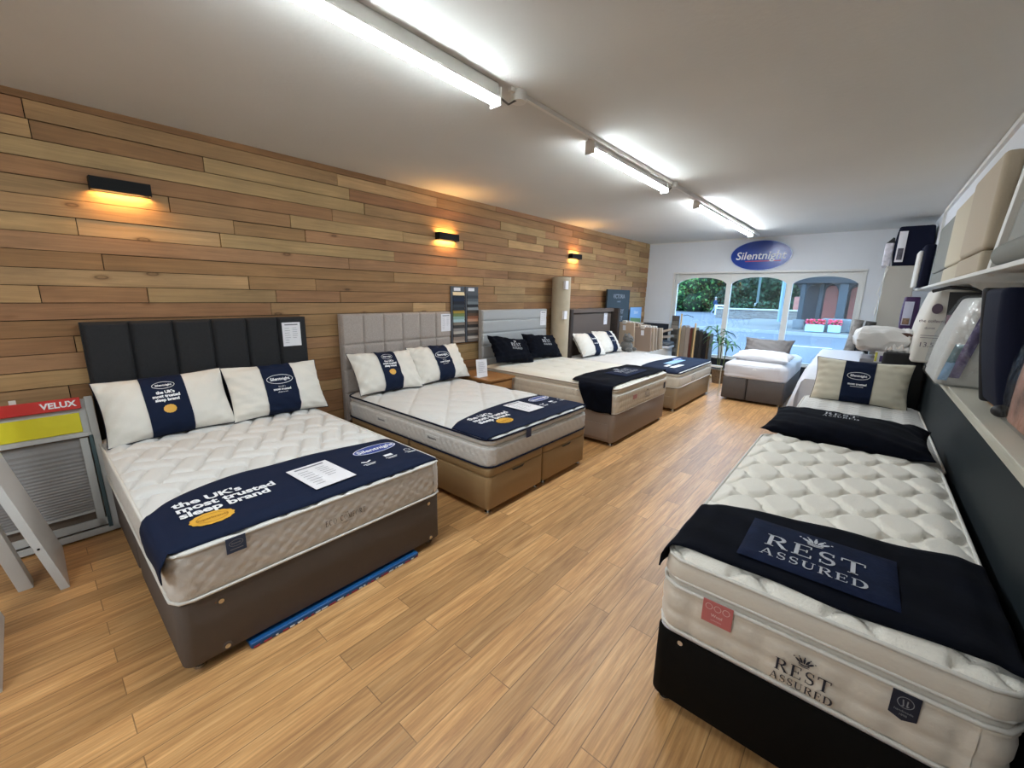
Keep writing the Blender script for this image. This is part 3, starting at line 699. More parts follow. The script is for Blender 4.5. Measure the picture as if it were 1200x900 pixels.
hs = price_sheet('price_sheet', plane_fn((-3.932, 1.56, 1.235), (0, 1, 0), (0, 0, 1)), .155, .21, 'white price sheet pinned on the charcoal headboard', 'price sheets pinned on headboards')
zf1 = top_z(W, 1.98, .605, .10, .03)
def dia(s, z): return -.007*np.exp(-np.minimum(np.abs(np.mod((s+z*1.2)/.07+.5, 1)-.5), np.abs(np.mod((s-z*1.2)/.07+.5, 1)-.5))*.07/.007)
F1m = frame_wall(xf+.005, y0)
mt = mattress('mattress', F1m, W, 1.98, .354, .605, q_herring(.13, -.47, .038), tick_white, tick_grey, side=dia, pipes=((.362, .006, .007, pipe_white), (.574, .004, .008, pipe_white)), label='white mattress with herringbone quilting on the brown grey divan nearest the camera', group='mattresses on the divan beds', drop=.03, res=.0065)
px_ = xf+.019
lf = plane_fn((px_, y0+.232, .545), (0, 1, 0), (0, 0, 1)); lb = tape_label(lf, .075, .07, mat('label_blue_grey', '#32415c', .6), mt)
p = MB(); p.polys(ring(0, .008, .026, .014, .002)+[[(-.025, -.02), (.025, -.02), (.025, -.017), (-.025, -.017)]]+shift(sans('Silentnight', .009, .02), 0, .005), lambda x, y: lf(x, y, .0045), print_grey); p.build('print', lb)
lf = plane_fn((px_+.002, y0+.73, .452), (0, 1, 0), (0, 0, 1)); p = MB(); p.polys([[(a_*.62-.085, b_) for a_, b_ in p_] for p_ in serif('ECO', .03, .3)]+[[(a_*.62+.036, b_) for a_, b_ in p_] for p_ in serif('COMFORT', .03, .25)]+shift(sans('THE', .011), 0, .034)+shift(sans('COLLECTION', .010), 0, -.016), lambda x, y: lf(x, y, .004), mat('brown_thread', '#2f2925', .7)); p.build('embroidery', mt)
foot_banner(F1m, W, zf1, lambda s: .012-(.03 if s < 0 else 0), lambda s: .41+.22*math.sin(min(max((s+.02)/.55, 0), 1)*PI/2)-.10*max(0, (s-.45)/.9)+.012*math.sin(s*9), .09,
    'navy cloth with a white slogan across the foot of the nearest divan bed', (.10, .375, .20, .165, 1.15, .385), right=True)
price_sheet('price_sheet', on_top(F1m, W, zf1, .0115) and (lambda x, y, d=0: Vector(on_top(F1m, W, zf1, .014)(.735+x*math.cos(.06)-y*math.sin(.06), .255+x*math.sin(.06)+y*math.cos(.06), d))), .23, .33, 'price sheet lying on the navy cloth of the nearest divan bed', 'price sheets lying on navy cloths')
tilt = .5
pillow_obj('pillow', .74, .46, .205, M_face((-3.735, .60, .80), tilt, .03), pillow_white, 1, 'left white pillow with a navy slogan band against the charcoal headboard', 'pillow', 'pillows with navy bands', (-.38, .27, navy_cloth, pillow_deco_a()), pipe_navy)
pillow_obj('pillow', .74, .46, .205, M_face((-3.73, 1.325, .80), tilt, -.01), pillow_white, 2, 'right white pillow with a navy oval-logo band against the charcoal headboard', 'pillow', 'pillows with navy bands', (-.34, .33, navy_cloth, pillow_deco_b()), pipe_navy)
# blue flat pack under the bed
b = MB(); bluep = mat('blue_packaging', '#154f86', .4); b.rbox((-2.5, .46, .0), (-1.925, 1.40, .028), bluep, .01); o = b.build('flat_package'); tag(o, 'flat blue package with a patterned edge sticking out under the nearest divan bed', 'package')
b = MB(); r_ = random.Random(5); y = .47
while y < 1.38:
    w_ = r_.uniform(.01, .035); b.box((-1.926, y, .003), (-1.9235, y+w_, .011), print_white if r_.random() < .6 else mat('pack_red', '#a8384a', .5)); y += w_+r_.uniform(.006, .02)
b.build('edge_print', o)

# ---- bed 2: tan ottoman divan, taupe buttoned headboard
fab2 = mat('tan_faux_suede', '#9c8059', .8, bump=(200, .1)); taupe = mat('taupe_weave', '#a59a92', .9, bump=(350, .5), var=(80, .1))
y0, W, xf = 2.03, 1.37, -1.925
bed = thing('divan_bed', (-2.95, 2.72, 0), 'tan divan bed with two lift-up storage halves and a taupe panelled headboard', 'bed', 'divan beds with their heads to the plank wall')
F2 = frame_wall(xf, y0)
for u0 in (0, .69):
    for v in (0, .975):
        loft_base(lambda u, v_, z, v=v, u0=u0: F2(u0+u, v+v_, z), .68, .965, .05, .305, fab2, .04).build('divan_base', bed)
        b = loft_base(lambda u, v_, z, v=v, u0=u0: F2(u0+u, v+v_, z), .68, .965, .309, .372, fab2, .04); lid = b.build('storage_lid', bed)
    s_ = MB(); yc = y0+u0+.34; s_.extr([(-.08, .0), (.08, .0), (.055, -.016), (-.055, -.016)], plane_fn((xf+.0005, yc, .298), (0, 1, 0), (0, 0, 1)), black_plastic, .002); s_.build('hand_slot', bed)
gliders(bed, [(xf-.05, y0+.05), (xf-.05, y0+.63), (xf-.05, y0+.75), (xf-.05, y0+W-.05), (xf-.9, y0+.05), (xf-1.03, y0+.05), (xf-.9, y0+W-.05), (xf-1.88, y0+.05), (xf-1.88, y0+W-.05)])
def d2(u, z):
    zz = z+.30; c = seam(np.mod(u+.118, .2367)-.118+0*z, .009, .026); r = np.maximum.reduce([np.exp(-np.abs(zz-k)/.009) for k in (1.09, .84, .59)])*.026
    hole = 0
    for k in (1.09, .84, .59): hole = np.maximum(hole, .012*np.exp(-np.hypot(np.mod(u+.118, .2367)-.118, zz-k)/.012))
    return .012+np.minimum(c, -r)-hole
headboard(bed, 2.04, 3.46, .30, 1.40, -3.945, d2, taupe)
price_sheet('price_sheet', plane_fn((-3.932, 3.37, 1.27), (0, 1, 0), (0, 0, 1)), .15, .21, 'white price sheet pinned on the taupe panelled headboard', 'price sheets pinned on headboards')
zf2 = top_z(W, 1.98, .625, .12, .03); F2m = frame_wall(xf+.005, y0)
knit = lambda s, z: .0045*np.sin(s*95+2.5*np.sin(z*160))*np.sin(z*240)*(z < .155)-.004*(z > .16)
mt = mattress('mattress', F2m, W, 1.98, .376, .625, q_diag(.20, .33, .55, -.75, .022, .022), tick_white, mat('pale_grey_knit', '#cdc9c4', .85, bump=(150, .6)), side=knit, pipes=((.384, .008, .007, pipe_navy), (.592, .006, .008, pipe_navy), (.535, -.004, .004, pipe_white)), groove=.54, r=.08, label='white pillow-top mattress with navy piping on the tan divan bed', group='mattresses on the divan beds', drop=.034)
for vv in (.62, 1.35):
    lf = plane_fn((xf-vv, y0-.012, .47), (1, 0, 0), (0, 0, 1)); h_ = tape_label(lf, .17, .05, mat('handle_tape', '#d5d3cf', .7), mt, 'handle'); p = MB(); p.polys(shift(sans('Silentnight', .026, .02), 0, -.008), lambda x, y: lf(x, y, .0045), print_navy); p.build('print', h_)
lf = plane_fn((xf+.02, y0+.44, .555), (0, 1, 0), (0, 0, 1)); tape_label(lf, .06, .07, mat('label_navy', '#27314f', .6), mt)
foot_banner(F2m, W, zf2, lambda s: .02, lambda s: .40+.10*math.sin(min(max(s/1.4, 0), 1)*PI)+.06*s, .0, 'navy cloth with a white slogan across the foot of the bed on the tan divan', (.16, .365, .36, .17, 1.12, .40), s=.95)
T2 = on_top(F2m, W, zf2, .014); price_sheet('price_sheet', lambda x, y, d=0: T2(.785+x, .32+y, d), .22, .30, 'price sheet lying on the navy cloth on the tan divan bed', 'price sheets lying on navy cloths')
pillow_obj('pillow', .74, .46, .205, M_face((-3.72, 2.38, .82), .6, -.03), pillow_white, 3, 'left white pillow with a navy slogan band against the taupe headboard', 'pillow', 'pillows with navy bands', (-.30, .27, navy_cloth, pillow_deco_a()), pipe_navy)
pillow_obj('pillow', .74, .46, .205, M_face((-3.72, 3.08, .83), .6, .0), pillow_white, 4, 'right white pillow with a navy oval-logo band against the taupe headboard', 'pillow', 'pillows with navy bands', (-.32, .3, navy_cloth, pillow_deco_b()), pipe_navy)

# ---- bedside table and price stand between beds 2 and 3
oak = mat('oak_furniture', '#9a6b3c', .45, var=(6, .18))
tb = thing('bedside_table', (-3.6, 3.70, 0), 'small oak bedside table between the tan divan bed and the grey headboard bed', 'bedside table')
b = MB(); b.box((-3.93, 3.465, .60), (-3.27, 3.93, .625), oak); b.build('table_top', tb, bevel=.004)
b = MB(); b.box((-3.90, 3.49, .05), (-3.30, 3.905, .60), oak); b.build('body', tb, bevel=.004)
b = MB(); b.box((-3.30, 3.51, .36), (-3.285, 3.885, .57), oak); d_ = b.build('drawer', tb, bevel=.003); b = MB(); b.ell((-3.27, 3.70, .47), (.014, .014, .014), chrome); b.build('knob', d_)
for x in (-3.88, -3.32):
    for y in (3.51, 3.885): b = MB(); b.box((x-.018, y-.018, 0), (x+.018, y+.018, .05), oak); b.build('leg', tb)
st = MB(); T = plane_fn((-3.50, 3.56, .735), (.25, .97, 0), (-.12, .03, .99)); st.extr([(-.075, -.108), (.075, -.108), (.075, .108), (-.075, .108)], T, paper, .004); st.box((-3.56, 3.49, .626), (-3.48, 3.63, .634), paper)
o = st.build('price_stand'); tag(o, 'upright printed price card standing on the oak bedside table', 'price card'); p = MB(); p.polys(text_lines(-.05, -.06, .06, .08, 8, .003), lambda x, y: T(x, y, .0055), print_mid); p.build('printed_lines', o)

# ---- fabric swatch boards on the wall
rb = random.Random(11)
for i, (ya, lab, cols) in enumerate(((3.545, 'left fabric swatch board on the plank wall, with beige and green strips', ['#d8c9a6', '#232b3a', '#1f2c44', '#20242e', '#3b4048', '#2d3138', '#a58a3c', '#6f7f4d', '#8ba59a', '#a8c0c4', '#7f7367', '#3a3836', '#8a8480', '#b4aaa0', '#4c4642', '#8f7d70', '#a39282']),
                     (3.795, 'right fabric swatch board on the plank wall, with grey and brown strips', ['#4d555e', '#3e444c', '#5c6369', '#727b80', '#2b2e33', '#8a8f90', '#3d3732', '#5b4435', '#8c5b42', '#b48a70', '#6e5a4c', '#2c2826', '#8a8178', '#54483f', '#3f3a38', '#a89e94', '#6d635b']))):
    t = thing('swatch_board', (XL+.02, ya+.115, .985), lab, 'swatch board', 'fabric swatch boards on the plank wall')
    b = MB(); b.box((XL+.004, ya, .985), (XL+.018, ya+.235, 1.712), mat('board_grey', '#4a4f57', .6)); b.build('board', t, bevel=.002)
    b = MB(); b.box((XL+.018, ya+.05, 1.655), (XL+.0195, ya+.16, 1.695), paper); b.build('name_card', t)
    z = 1.64; hh = (1.64-1.0)/len(cols)
    for c in cols:
        b = MB(); b.add([(XL+.018, ya+.03, z), (XL+.018, ya+.225, z), (XL+.034, ya+.225, z-hh-.004), (XL+.034, ya+.03, z-hh-.004), (XL+.018, ya+.225, z-hh-.004), (XL+.018, ya+.03, z-hh-.004)], [(0, 3, 2, 1), (3, 5, 4, 2), (0, 5, 3), (1, 2, 4), (0, 1, 4, 5)], mat('swatch_'+c[1:], c, .85)); b.build('swatch', t); z -= hh

# ---- bed 3: taupe divan, light grey headboard, navy velvet throw
fab3 = mat('taupe_faux_suede', '#8d7d71', .8, bump=(200, .1)); lgrey = mat('light_grey_weave', '#a7a8a8', .9, bump=(350, .4))
y0, W, xf = 3.99, 1.49, -1.925
bed = thing('divan_bed', (-2.95, 4.73, 0), 'taupe divan bed under the navy velvet throw with a light grey headboard', 'bed', 'divan beds with their heads to the plank wall')
F3 = frame_wall(xf, y0)
for v in (0, .985): loft_base(lambda u, v_, z, v=v: F3(u, v+v_, z), W, .975, .045, .365, fab3).build('divan_base', bed)
def side_drawer(parent, xa, xb, yy, za, zb_, m_):
    b = MB(); b.box((xa, yy-.006, za), (xb, yy+.01, zb_), m_); b.build('drawer', parent, bevel=.004)
side_drawer(bed, -2.45, -1.985, y0, .075, .245, fab3); side_drawer(bed, -3.60, -3.0, y0, .075, .245, fab3)
gliders(bed, [(xf-.05, y0+.05), (xf-.05, y0+W-.05), (xf-.9, y0+.05), (xf-.9, y0+W-.05), (xf-1.88, y0+.05), (xf-1.88, y0+W-.05)])
headboard(bed, 4.02, 5.50, .30, 1.41, -3.945, lambda u, z: .01-.022*np.exp(-np.abs(np.mod(z+.30-1.265+.085, .17)-.085)/.007)+0*u, lgrey)
price_sheet('price_sheet', plane_fn((-3.932, 5.385, 1.265), (0, 1, 0), (0, 0, 1)), .15, .22, 'white price sheet pinned on the light grey headboard', 'price sheets pinned on headboards')
F3m = frame_wall(xf+.005, y0); zf3 = top_z(W, 1.98, .685, .12, .035)
ruche = lambda s, z: .008*np.abs(np.sin(s*PI/.055))**.6*(z < .21)*np.clip(np.abs(np.sin(z*PI/.07))+.35, 0, 1)
tick_nat = mat('natural_ticking', '#d3c8b6', .85, bump=(220, .4))
mt = mattress('mattress', F3m, W, 1.98, .367, .685, q_tuft(.30, .022), tick_cream, tick_nat, side=ruche, pipes=((.376, .006, .007, pipe_white), (.575, .006, .008, pipe_white), (.645, .004, .007, mat('beige_piping', '#a8998a', .7))), groove=.60, r=.08, label='cream tufted pillow-top mattress under the navy velvet throw on the taupe divan', group='mattresses on the divan beds')
lf = plane_fn((xf+.022, y0+.46, .50), (0, 1, 0), (0, 0, 1)); tape_label(lf, .10, .05, mat('label_pink', '#b77b78', .6), mt)
lf = plane_fn((xf+.023, y0+.80, .47), (0, 1, 0), (0, 0, 1)); p = MB(); p.polys(serif('REST', .04)+shift(serif('ASSURED', .024), 0, -.034)+crown(0, .05, .04), lambda x, y: lf(x, y, .006), print_navy); p.build('embroidery', mt)
lf = plane_fn((xf+.023, y0+1.36, .50), (0, 1, 0), (0, 0, 1)); tape_label(lf, .05, .08, print_navy, mt)
th = drape('velvet_throw', F3m, W, zf3, lambda s: .035+.01*math.sin(s*4), lambda s: .56-.10*max(0, -s)/.3+.03*math.sin(s*3)-(.1 if s < 0 else 0), .29, .20, navy_velvet, 'navy velvet throw hanging over the side of the taupe divan bed', 'throw', 'navy velvet throws', wav=.004, seed=2, off=.030, rr=.06)
def throw_panel(th, Fr, W, zf, u0, u1, v0, v1, eps=.022, tscale=1, tc=None, parent_name='embroidered_panel'):
    T = on_top(Fr, W, zf, eps); U, V = np.meshgrid(np.linspace(u0, u1, 24), np.linspace(v0, v1, 16), indexing='ij')
    P = np.array([[T(a, b, .002 if 0 < i < 23 and 0 < j < 15 else -.006) for j, b in enumerate(V[0])] for i, a in enumerate(U[:, 0])]); b = MB(); b.grid(P.reshape(24, 16, 3), velvet_panel); o = b.build(parent_name, th)
    cx, cy = tc or ((u0+u1)/2, (v0+v1)/2); k = tscale
    p = MB(); p.polys(shift(serif('REST', .095*k), cx, cy-.005*k)+shift(serif('ASSURED', .052*k, .12), cx, cy-.085*k)+crown(cx, cy+.115*k, .09*k), lambda x, y: T(x, y, .005), silver_thread); p.build('embroidered_lettering', o)
throw_panel(th, F3m, W, zf3, .50, 1.10, .12, .42, eps=.032)
for i, (yc, s_) in enumerate(((4.36, 5), (5.08, 6))):
    o = pillow_obj('cushion', .76, .42, .16, M_face((-3.70, yc, .865), .62, -.16 if i == 0 else -.10), navy_velvet, s_, ('left' if i == 0 else 'right')+' navy velvet cushion against the light grey headboard', 'cushion', 'navy velvet cushions on the taupe divan', pinch=.14)
    f = pillow_shape(.76, .42, .16, seed=s_, pinch=.14); M4 = M_face((-3.70, yc, .865), .62, -.16 if i == 0 else -.10)
    def on(x, y, f=f, M4=M4):
        X, Y_, Z_ = f(2*x/.76, 2*y/.42, 1); return (M4 @ Vector((float(X), float(Y_), float(Z_)+.004)))
    p = MB(); p.polys(shift(serif('REST', .055)+shift(serif('ASSURED', .03, .12), 0, -.045)+crown(0, .07, .05), .03, .02), on, silver_thread); p.build('embroidered_lettering', o)

# ---- carpet roll
rl = MB(); cr = mat('carpet_roll_tan', '#b3a68f', .9, bump=(80, .5), var=(5, .08)); rl.cyl((-3.86, 5.76, 0), (-3.86, 5.76, 1.91), .15, cr, n=28); rl.cyl((-3.86, 5.76, 1.91), (-3.86, 5.76, 1.915), .13, mat('carpet_backing', '#4c4741', .9), n=24)
o = rl.build('carpet_roll'); tag(o, 'tall tan carpet roll standing upright between the grey headboard and the winged headboard', 'carpet roll')
b = MB()
for z in (1.72, 1.25): b.box((-3.74, 5.64, z), (-3.70, 5.72, z+.13), paper)
b.build('tag', o)

# ---- bed 4: winged dark headboard
fab4 = mat('beige_faux_suede', '#a39279', .8, bump=(200, .1)); brn = mat('brown_grey_weave', '#62564f', .9, bump=(300, .4)); wing = mat('dark_brown_velour', '#2f2520', .8, var=(15, .3))
y0, W, xf = 5.93, 1.66, -1.925
bed = thing('divan_bed', (-2.95, 6.76, 0), 'beige divan bed with a brown winged headboard, farthest along the plank wall', 'bed', 'divan beds with their heads to the plank wall')
F4 = frame_wall(xf, y0)
for v in (0, .985): loft_base(lambda u, v_, z, v=v: F4(u, v+v_, z), W, .975, .045, .345, fab4).build('divan_base', bed)
side_drawer(bed, -2.30, -1.99, y0, .07, .22, fab4)
gliders(bed, [(xf-.05, y0+.05), (xf-.05, y0+W-.05), (xf-.9, y0+.05), (xf-1.88, y0+.05)])
headboard(bed, 6.0, 7.62, .30, 1.33, -3.90, lambda u, z: .01+0*u+0*z, brn)
b = MB(); b.rbox((-4.03, 5.90, .05), (-3.74, 6.0, 1.40), wing, .02); b.build('headboard_wing', bed); b = MB(); b.rbox((-4.03, 7.62, .05), (-3.74, 7.72, 1.40), wing, .02); b.build('headboard_wing', bed)
b = MB(); b.rbox((-4.03, 6.0, 1.33), (-3.84, 7.62, 1.40), brn, .01); b.build('headboard_top', bed)
price_sheet('price_sheet', plane_fn((-3.888, 7.38, 1.2), (0, 1, 0), (0, 0, 1)), .13, .22, 'white price sheet pinned on the brown winged headboard', 'price sheets pinned on headboards')
F4m = frame_wall(xf+.005, y0); zf4 = top_z(W, 1.98, .60, .12, .035)
mt = mattress('mattress', F4m, W, 1.98, .347, .60, q_tuft(.26, .012), tick_white, tick_cream, pipes=((.356, .006, .007, pipe_white), (.562, .004, .008, pipe_navy), (.50, 0, .005, pipe_white)), groove=.51, r=.08, label='white mattress with a navy top edge beside the winged headboard', group='mattresses on the divan beds')
lf = plane_fn((xf+.02, y0+.62, .43), (0, 1, 0), (0, 0, 1)); p = MB(); p.polys(shift(serif('ECO', .03), 0, .0)+shift(serif('COMFORT', .022), 0, -.03)+ring(0, .0, .09, .05, .004), lambda x, y: lf(x, y, .005), print_navy); p.build('embroidery', mt)
bn = drape('foot_banner', F4m, W, zf4, lambda s: .015, lambda s: .58+.05*math.sin(s*3), 0, 0, navy_cloth, 'navy printed cloth across the foot of the bed with the winged headboard', 'bed runner', 'navy printed cloths across bed feet', wav=.0012, off=.01, thick=.004)
T4 = on_top(F4m, W, zf4, .0105); p = MB(); lb_ = mat('light_blue_print', '#8fb4d8', .5)
p.polys([[(.55, .28), (1.15, .28), (1.1, .42), (.5, .42)]], T4, lb_); p.polys([[(.2, .14), (.6, .12), (.58, .2), (.22, .22)], [(.25, .26), (.46, .26), (.46, .32), (.25, .32)]], T4, print_white); p.polys(disc(1.15, .42, .14, .07), lambda x, y: T4(x, y, .001), print_blue); p.polys(shift(sans('Silentnight', .06, .03, .15), 1.15, .40), lambda x, y: T4(x, y, .002), print_white); p.build('print', bn)
for i, yc in enumerate((6.33, 6.98)):
    pillow_obj('pillow', .74, .46, .19, M_face((-3.62, yc, .80), .62, -.05), pillow_white, 8+i, ('left' if i == 0 else 'right')+' white pillow with a navy band against the winged headboard', 'pillow', 'pillows with navy bands', (-.05, .42, navy_cloth, [(shift(sans('Silentnight', .035, .03), 0, .05)+shift(sans('most trusted', .025, .03), 0, -.04), print_white)]), pipe_navy)

# ------------------------------------------------------------------ single beds
fab5 = mat('dark_grey_brown_suede', '#55504e', .8)
y0, x0, W = 7.32, -1.665, .865
bed = thing('divan_bed', (-1.23, 8.25, 0), 'dark grey single divan bed end-on under the window', 'bed')
F5 = frame_side(x0, y0)
for u0, w_ in ((0, .353), (.36, .505)): loft_base(lambda u, v, z, u0=u0: F5(u0+u, v, z), w_, 1.88, .04, .385, fab5, .03).build('divan_base', bed)
gliders(bed, [(x0+.05, y0+.05), (x0+W-.05, y0+.05), (x0+W-.05, y0+1.8)])
soft5 = mat('pale_grey_satin', '#cdccd0', .5, sheen=.3)
loose = lambda s, z: .010*np.sin(s*9+1)*np.sin(z*14)-.006*np.exp(-np.abs(z-.05-.012*np.sin(s*7))/.012)
mt = mattress('mattress', F5, W, 1.86, .386, .655, q_tuft(.34, .012), soft5, soft5, side=loose, r=.09, bulge=.014, pipes=(), drop=.055, e=.14, label='loosely covered pale grey single mattress under the window', group=None)
b = MB(); lf = plane_fn((x0+.44, y0-.018, .53), (1, 0, 0), (0, 0, 1)); b.polys(disc(0, 0, .03, .045), lambda x, y: lf(x, y, .004), print_white); b.build('emblem', mt)
M4 = Matrix.Translation((-1.19, 7.68, .725)) @ Matrix.Rotation(-.10, 4, 'Z') @ Matrix.Rotation(.10, 4, 'X')
pillow_obj('pillow', .80, .46, .17, M4, mat('white_wrinkled_pillow', '#dedee2', .8, bump=(25, .8)), 21, 'white crinkled pillow lying flat on the single bed under the window', 'pillow', pinch=.07)
M4 = Matrix.Translation((-1.22, 8.12, .80)) @ Matrix.Rotation(-.06, 4, 'Z') @ Matrix.Rotation(1.05, 4, 'X')
pillow_obj('pillow', .74, .40, .16, M4, mat('grey_brown_satin', '#6d6866', .55), 22, 'grey brown pillow propped behind the white pillow under the window', 'pillow', pinch=.16)

fabR = mat('black_divan_fabric', '#0d0c0b', .85, spec=.15, bump=(200, .1))
x0, y0, W = -.457, 1.457, .915
bed = thing('divan_bed', (0, 2.43, 0), 'black single divan bed at the lower right beside the dark panelled wall', 'bed', 'black single divans along the right wall')
FR = frame_side(x0, y0)
for v in (0, .97): loft_base(lambda u, v_, z, v=v: FR(u, v+v_, z), W, .96, .045, .352, fabR).build('divan_base', bed)
b = loft_base(lambda u, v_, z: FR(u+.006, v_+.006, z), W-.012, 1.92, .352, .362, mat('divan_top_white', '#cfcdd2', .7)); b.build('base_top', bed)
b = MB(); b.cyl((-.36, y0-.004, .325), (-.36, y0+.002, .325), .010, chrome, n=16); b.build('vent_stud', bed)
gliders(bed, [(x0+.05, y0+.05), (x0+W-.05, y0+.05), (x0+.05, y0+.9), (x0+.05, y0+1.88)])
FRm = frame_side(x0+.006, y0+.005); Wm = .905; Lm = 1.93; zR = top_z(Wm, Lm, .70, .09, .036)
tuf = lambda s, z: (.010*np.abs(np.sin(s*PI/.115))**.7*np.clip(np.abs(np.sin(z*PI/.085))+.25, 0, 1)-.004)*(z < .195)
silk = mat('ivory_damask', '#d5cdc0', .6, sheen=.3, bump=(120, .2))
mt = mattress('mattress', FRm, Wm, Lm, .363, .70, q_leaf(.275, .128, .034), mat('ivory_knit', '#eae5da', .85, bump=(170, .7), sheen=.2), silk, side=tuf, r=.07,
    pipes=((.372, .008, .007, pipe_white), (.558, .010, .008, pipe_white), (.588, .006, .007, pipe_white), (.665, .003, .007, pipe_white)), groove=.572, label='ivory pillow-top mattress with leaf-shaped quilting on the black single divan nearest the camera', group='mattresses on the black single divans', drop=.036, res=.0065)
yfm = y0+.005-.014
lf = plane_fn((-.248, yfm-.003, .525), (1, 0, 0), (0, 0, 1)); lb = tape_label(lf, .098, .088, mat('label_pink_red', '#c06a68', .6), mt)
p = MB(); p.polys(ring(-.028, .022, .011, .011, .002)+ring(0, .022, .011, .011, .002)+ring(.028, .022, .011, .011, .002)+shift(sans('Wool', .016, .02), 0, -.014)+shift(sans('collection', .009), 0, -.03), lambda x, y: lf(x, y, .0045), mat('label_pale', '#e6c9c4', .6)); p.build('print', lb)
lf = plane_fn((.012, yfm-.006, .434), (1, 0, 0), (0, 0, 1)); p = MB(); p.polys(serif('REST', .044)+shift(serif('ASSURED', .0265, .11), 0, -.038)+crown(0, .056, .048), lambda x, y: lf(x, y, .002), print_navy); p.build('embroidery', mt)
lf = plane_fn((.243, yfm-.003, .515), (1, 0, 0), (0, 0, 1)); b = MB(); b.extr([(-.03, .04), (-.03, -.036), (0, -.048), (.03, -.036), (.03, .04)], lf, print_navy, .003); lb = b.build('label', mt)
p = MB(); p.polys(ring(0, .012, .017, .017, .002)+stroke([(-.006, .02, .003), (-.003, .0, .003), (-.007, .0, .003)])+stroke([(.004, .02, .003), (.004, .0, .003), (.008, .004, .003)])+shift(sans('handmade', .010), 0, -.02)+shift(sans('1898', .009), 0, -.032), lambda x, y: lf(x, y, .0045), print_grey); p.build('print', lb)
th = drape('velvet_throw', FRm, Wm, zR, lambda s: .035+.022*max(0, s)+.008*math.sin(s*8)-(.02 if s < 0 else 0), lambda s: .46+.20*max(0, min(s, .9))/.9+.01*math.sin(s*7), .075, .10, navy_velvet, 'navy velvet throw across the foot of the black single divan', 'throw', 'navy velvet throws', wav=.0055, seed=4, off=.016, n=120)
throw_panel(th, FRm, Wm, zR, .215, .66, .105, .43, eps=.022, tscale=.92, tc=(.43, .225))
# far single, chevron quilting
x1, y1 = -.385, 3.44
bed = thing('divan_bed', (.06, 4.4, 0), 'second black single divan, behind the long navy cushion and under the cream pillow', 'bed', 'black single divans along the right wall')
FS = frame_side(x1, y1)
for v in (0, .98): loft_base(lambda u, v_, z, v=v: FS(u, v+v_, z), .88, .97, .045, .35, fabR).build('divan_base', bed)
gliders(bed, [(x1+.05, y1+.05), (x1+.05, y1+1.88)])
b = MB(); b.rbox((.17, 5.46, .35), (.50, 5.53, 1.14), mat('black_headboard', '#0b0b0d', .7), .03); b.build('headboard', bed)
FSm = frame_side(x1, y1+.005)
mattress('mattress', FSm, .88, 1.96, .351, .645, q_zig(.15, .085, .05, .034), tick_white, silk, pipes=((.36, .006, .007, pipe_white), (.61, .004, .008, pipe_white)), label='white mattress with chevron quilting under the cream pillow by the dark wall', group='mattresses on the black single divans', drop=.034)
M4 = Matrix.Translation((-.012, 3.60, .742)) @ Matrix.Rotation(-.03, 4, 'Z') @ Matrix.Rotation(.07, 4, 'X')
o = pillow_obj('cushion', .90, .60, .16, M4, navy_velvet, 31, 'long dark navy velvet cushion lying across the two single mattresses', 'cushion', pinch=.12)
f = pillow_shape(.90, .60, .16, seed=31, pinch=.12)
def on(x, y):
    X, Y_, Z_ = f(2*x/.90, 2*y/.60, 1); return (M4 @ Vector((float(X), float(Y_), float(Z_)+.004)))
p = MB(); p.polys(shift(serif('REST', .055)+shift(serif('ASSURED', .032, .12), 0, -.048), -.03, .05), on, silver_thread); p.build('embroidered_lettering', o)
M4b = Matrix.Translation((.035, 5.23, .845)) @ Matrix.Rotation(-.02, 4, 'Z') @ Matrix.Rotation(PI/2-.30, 4, 'X')
pillow_obj('pillow', .74, .44, .19, M4b, pillow_cream, 33, 'cream pillow with a navy logo band standing on the chevron mattress', 'pillow', 'pillows with navy bands', (-.36, .27, navy_cloth, [(ring(0, .045, .085, .035, .004)+shift(sans('Silentnight', .03, .03), 0, .036)+shift(sans('most trusted', .027, .04), 0, -.045)+[[(-.05, -.062), (.05, -.062), (.05, -.058), (-.05, -.058)]], print_white)]), pipe_navy, pinch=.10)
# bed under a white sheet beyond
sh = mat('white_sheet', '#d3d6de', .8, bump=(12, .5)); b = MB()
xa, xb, ya, yb = -.50, .05, 6.0, 8.1; nS = 90
prof = [(xa-.05, .12), (xa-.03, .35), (xa-.02, .6), (xa, .77), (xa+.03, .82), (xb-.03, .83), (xb, .80), (xb+.02, .5), (xb+.03, .1)]
X = np.interp(np.linspace(0, 8, 60), range(9), [p_[0] for p_ in prof]); Z = np.interp(np.linspace(0, 8, 60), range(9), [p_[1] for p_ in prof]); Yv = np.linspace(ya, yb, nS)
P = np.zeros((60, nS, 3))
for i in range(60):
    k = max(0, .82-Z[i])
    P[i, :, 0] = X[i]-.09*k*(1+np.sin(Yv*17+np.sin(Yv*5)*2))*(1 if i < 30 else 0); P[i, :, 1] = Yv+.04*np.sin(Z[i]*9); P[i, :, 2] = Z[i]+.08*np.clip((Yv-ya-.3)/(yb-ya), 0, 1)*np.clip(Z[i], 0, 1)-.15*np.clip(1-(Yv-ya)/.35, 0, 1)**1.5*Z[i]
b.grid(P, sh)
b.grid(np.stack([P[:, 0], P[:, 0]*[1, 1, .0]+[0, -.03, .1]], 1), sh)
o = b.build('bed_sheet'); tag(o, 'white sheet draped over a covered bed beside the single bed under the window', 'sheet')
b = MB(); b.rbox((xa+.04, ya+.35, .05), (xb-.04, yb-.05, .78), mat('covered_bed_fabric', '#8b8888', .8), .05); tag(b.build('covered_bed'), 'bed hidden under the white draped sheet by the window', 'bed')

